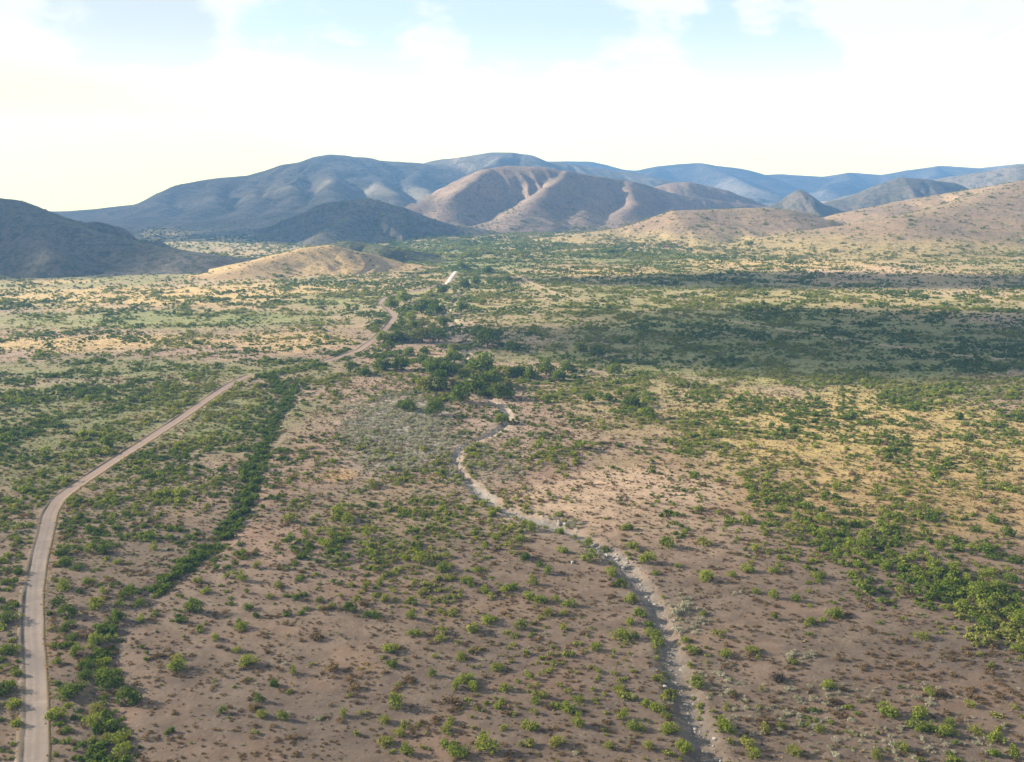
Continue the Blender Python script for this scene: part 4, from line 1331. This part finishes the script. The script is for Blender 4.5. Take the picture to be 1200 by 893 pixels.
def house(px, py, w_, d_, h_, wallm, roofm, lab, rz):
    x, y, z = ground_at(px, py)
    e = bpy.data.objects.new('farmhouse', None)
    e.location = (x, y, z)
    e.rotation_euler = (0, 0, rz)
    link(e)
    tag(e, lab, 'house', 'homestead on the far flat')
    box('wall', (0, 0, h_ / 2 - 0.3), (w_, d_, h_ + 0.6), wallm, e)
    o, rh = 0.4, h_ * 0.45
    V = [(-w_ / 2 - o, -d_ / 2 - o, h_ + 0.02), (w_ / 2 + o, -d_ / 2 - o, h_ + 0.02), (w_ / 2 + o, d_ / 2 + o, h_ + 0.02), (-w_ / 2 - o, d_ / 2 + o, h_ + 0.02), (-w_ / 2 - o, 0, h_ + rh), (w_ / 2 + o, 0, h_ + rh)]
    mesh_obj('roof', V, [(0, 1, 5, 4), (2, 3, 4, 5), (0, 4, 3), (1, 2, 5), (0, 3, 2, 1)], roofm, e)
    box('door', (0, -d_ / 2 - 0.02, 1.0), (1.0, 0.06, 2.0), M_hole, e)
    for k in (-0.3, 0.3):
        box('window', (k * w_, -d_ / 2 - 0.02, h_ * 0.55), (1.1, 0.06, 1.0), M_hole, e)


house(774, 288, 9, 7, 4.2, M_wall, M_tin, 'rust red farmhouse, tallest building on the far sunlit flat', 0.2)
house(781, 290, 12, 5, 2.6, M_wall, M_tin, 'low long brown shed right of the rust red farmhouse', -0.1)
house(757, 290, 5, 5, 3.0, M_white, M_tin, 'small whitewashed hut left of the rust red farmhouse', 0.1)

# ------------------------------------------------------------------ clouds overhead whose shadows cross the valley
def cloud_material(density):
    m, t = new_mat('cloud')
    p = t.n('ShaderNodeVolumePrincipled')
    p.inputs['Color'].default_value = (0.95, 0.95, 0.95, 1)
    p.inputs['Density'].default_value = density
    o = t.n('ShaderNodeOutputMaterial')
    t.l(p.outputs[0], o.inputs['Volume'])
    return m


M_thick, M_mid = cloud_material(0.022), cloud_material(0.012)


def cloud(sx, sy, rx, ry, hz, thick, mat, label, seed):
    """a flat-based cumulus at height hz whose shadow is centred on ground point sx, sy"""
    import bmesh
    bm = bmesh.new()
    bmesh.ops.create_icosphere(bm, subdivisions=4, radius=1.0)
    c = np.array([v.co[:] for v in bm.verts])
    k = 1 + 0.8 * (fbm(c[:, 0] * 2.2 + c[:, 2] + 9, c[:, 1] * 2.2 + seed, seed, 4) - 0.5)
    for v, kk in zip(bm.verts, k):
        v.co *= float(kk)
        v.co.x *= rx
        v.co.y *= ry
        v.co.z *= thick * (1.4 if v.co.z > 0 else 0.6)
    me = bpy.data.meshes.new('cloud')
    bm.to_mesh(me)
    bm.free()
    me.materials.append(mat)
    o = bpy.data.objects.new('cloud', me)
    t = hz / SUN.z
    o.location = (sx + SUN.x * t, sy + SUN.y * t, hz)
    link(o)
    tag(o, label, 'cloud', kind='stuff')


cloud(450, 775, 560, 185, 1500, 60, M_mid, 'flat cumulus shading the right middle plain', 3)
cloud(560, 1235, 600, 105, 1500, 50, cloud_material(0.014), 'narrow cumulus shading the right far plain', 7)
cloud(-1700, 4350, 2050, 1050, 1700, 120, cloud_material(0.0022), 'large cumulus shading the left mountain range', 11)
cloud(-1150, 3000, 1000, 560, 1700, 90, cloud_material(0.004), 'cumulus shading the foot of the left range', 17)
cloud(-540, 2290, 330, 250, 1700, 70, M_thick, 'cumulus shading the hump before the range', 13)
cloud(-890, 1520, 430, 270, 1700, 70, M_thick, 'unseen cloud added to darken the left edge hill', 15)  # added out of view to deepen the hill's own shade
cloud(1300, 6300, 2600, 900, 1900, 120, cloud_material(0.0018), 'broad cumulus shading the far right ridges', 19)

M_veil = cloud_material(0.0007)
cloud(60, 215, 520, 170, 1400, 60, M_veil, 'thin veil of cloud dimming the foreground', 23)
cloud(-270, 500, 210, 260, 1400, 60, M_veil, 'thin veil of cloud dimming the left plain', 27)

# ------------------------------------------------------------------ the air
hm, t = new_mat('haze')
pv = t.n('ShaderNodeVolumePrincipled')
pv.inputs['Color'].default_value = (0.20, 0.47, 1.0, 1)
pv.inputs['Density'].default_value = 9.5e-5
pv.inputs['Anisotropy'].default_value = 0.1
ho = t.n('ShaderNodeOutputMaterial')
t.l(pv.outputs[0], ho.inputs['Volume'])
hz = box('haze', (0, 0, -350), (17200, 17200, 1960), hm)
tag(hz, 'thin blue haze filling the valley air', 'haze', kind='stuff')
print('marked', len(marked), 'green', len(green), 'dry', len(dry), 'grey', len(gry))
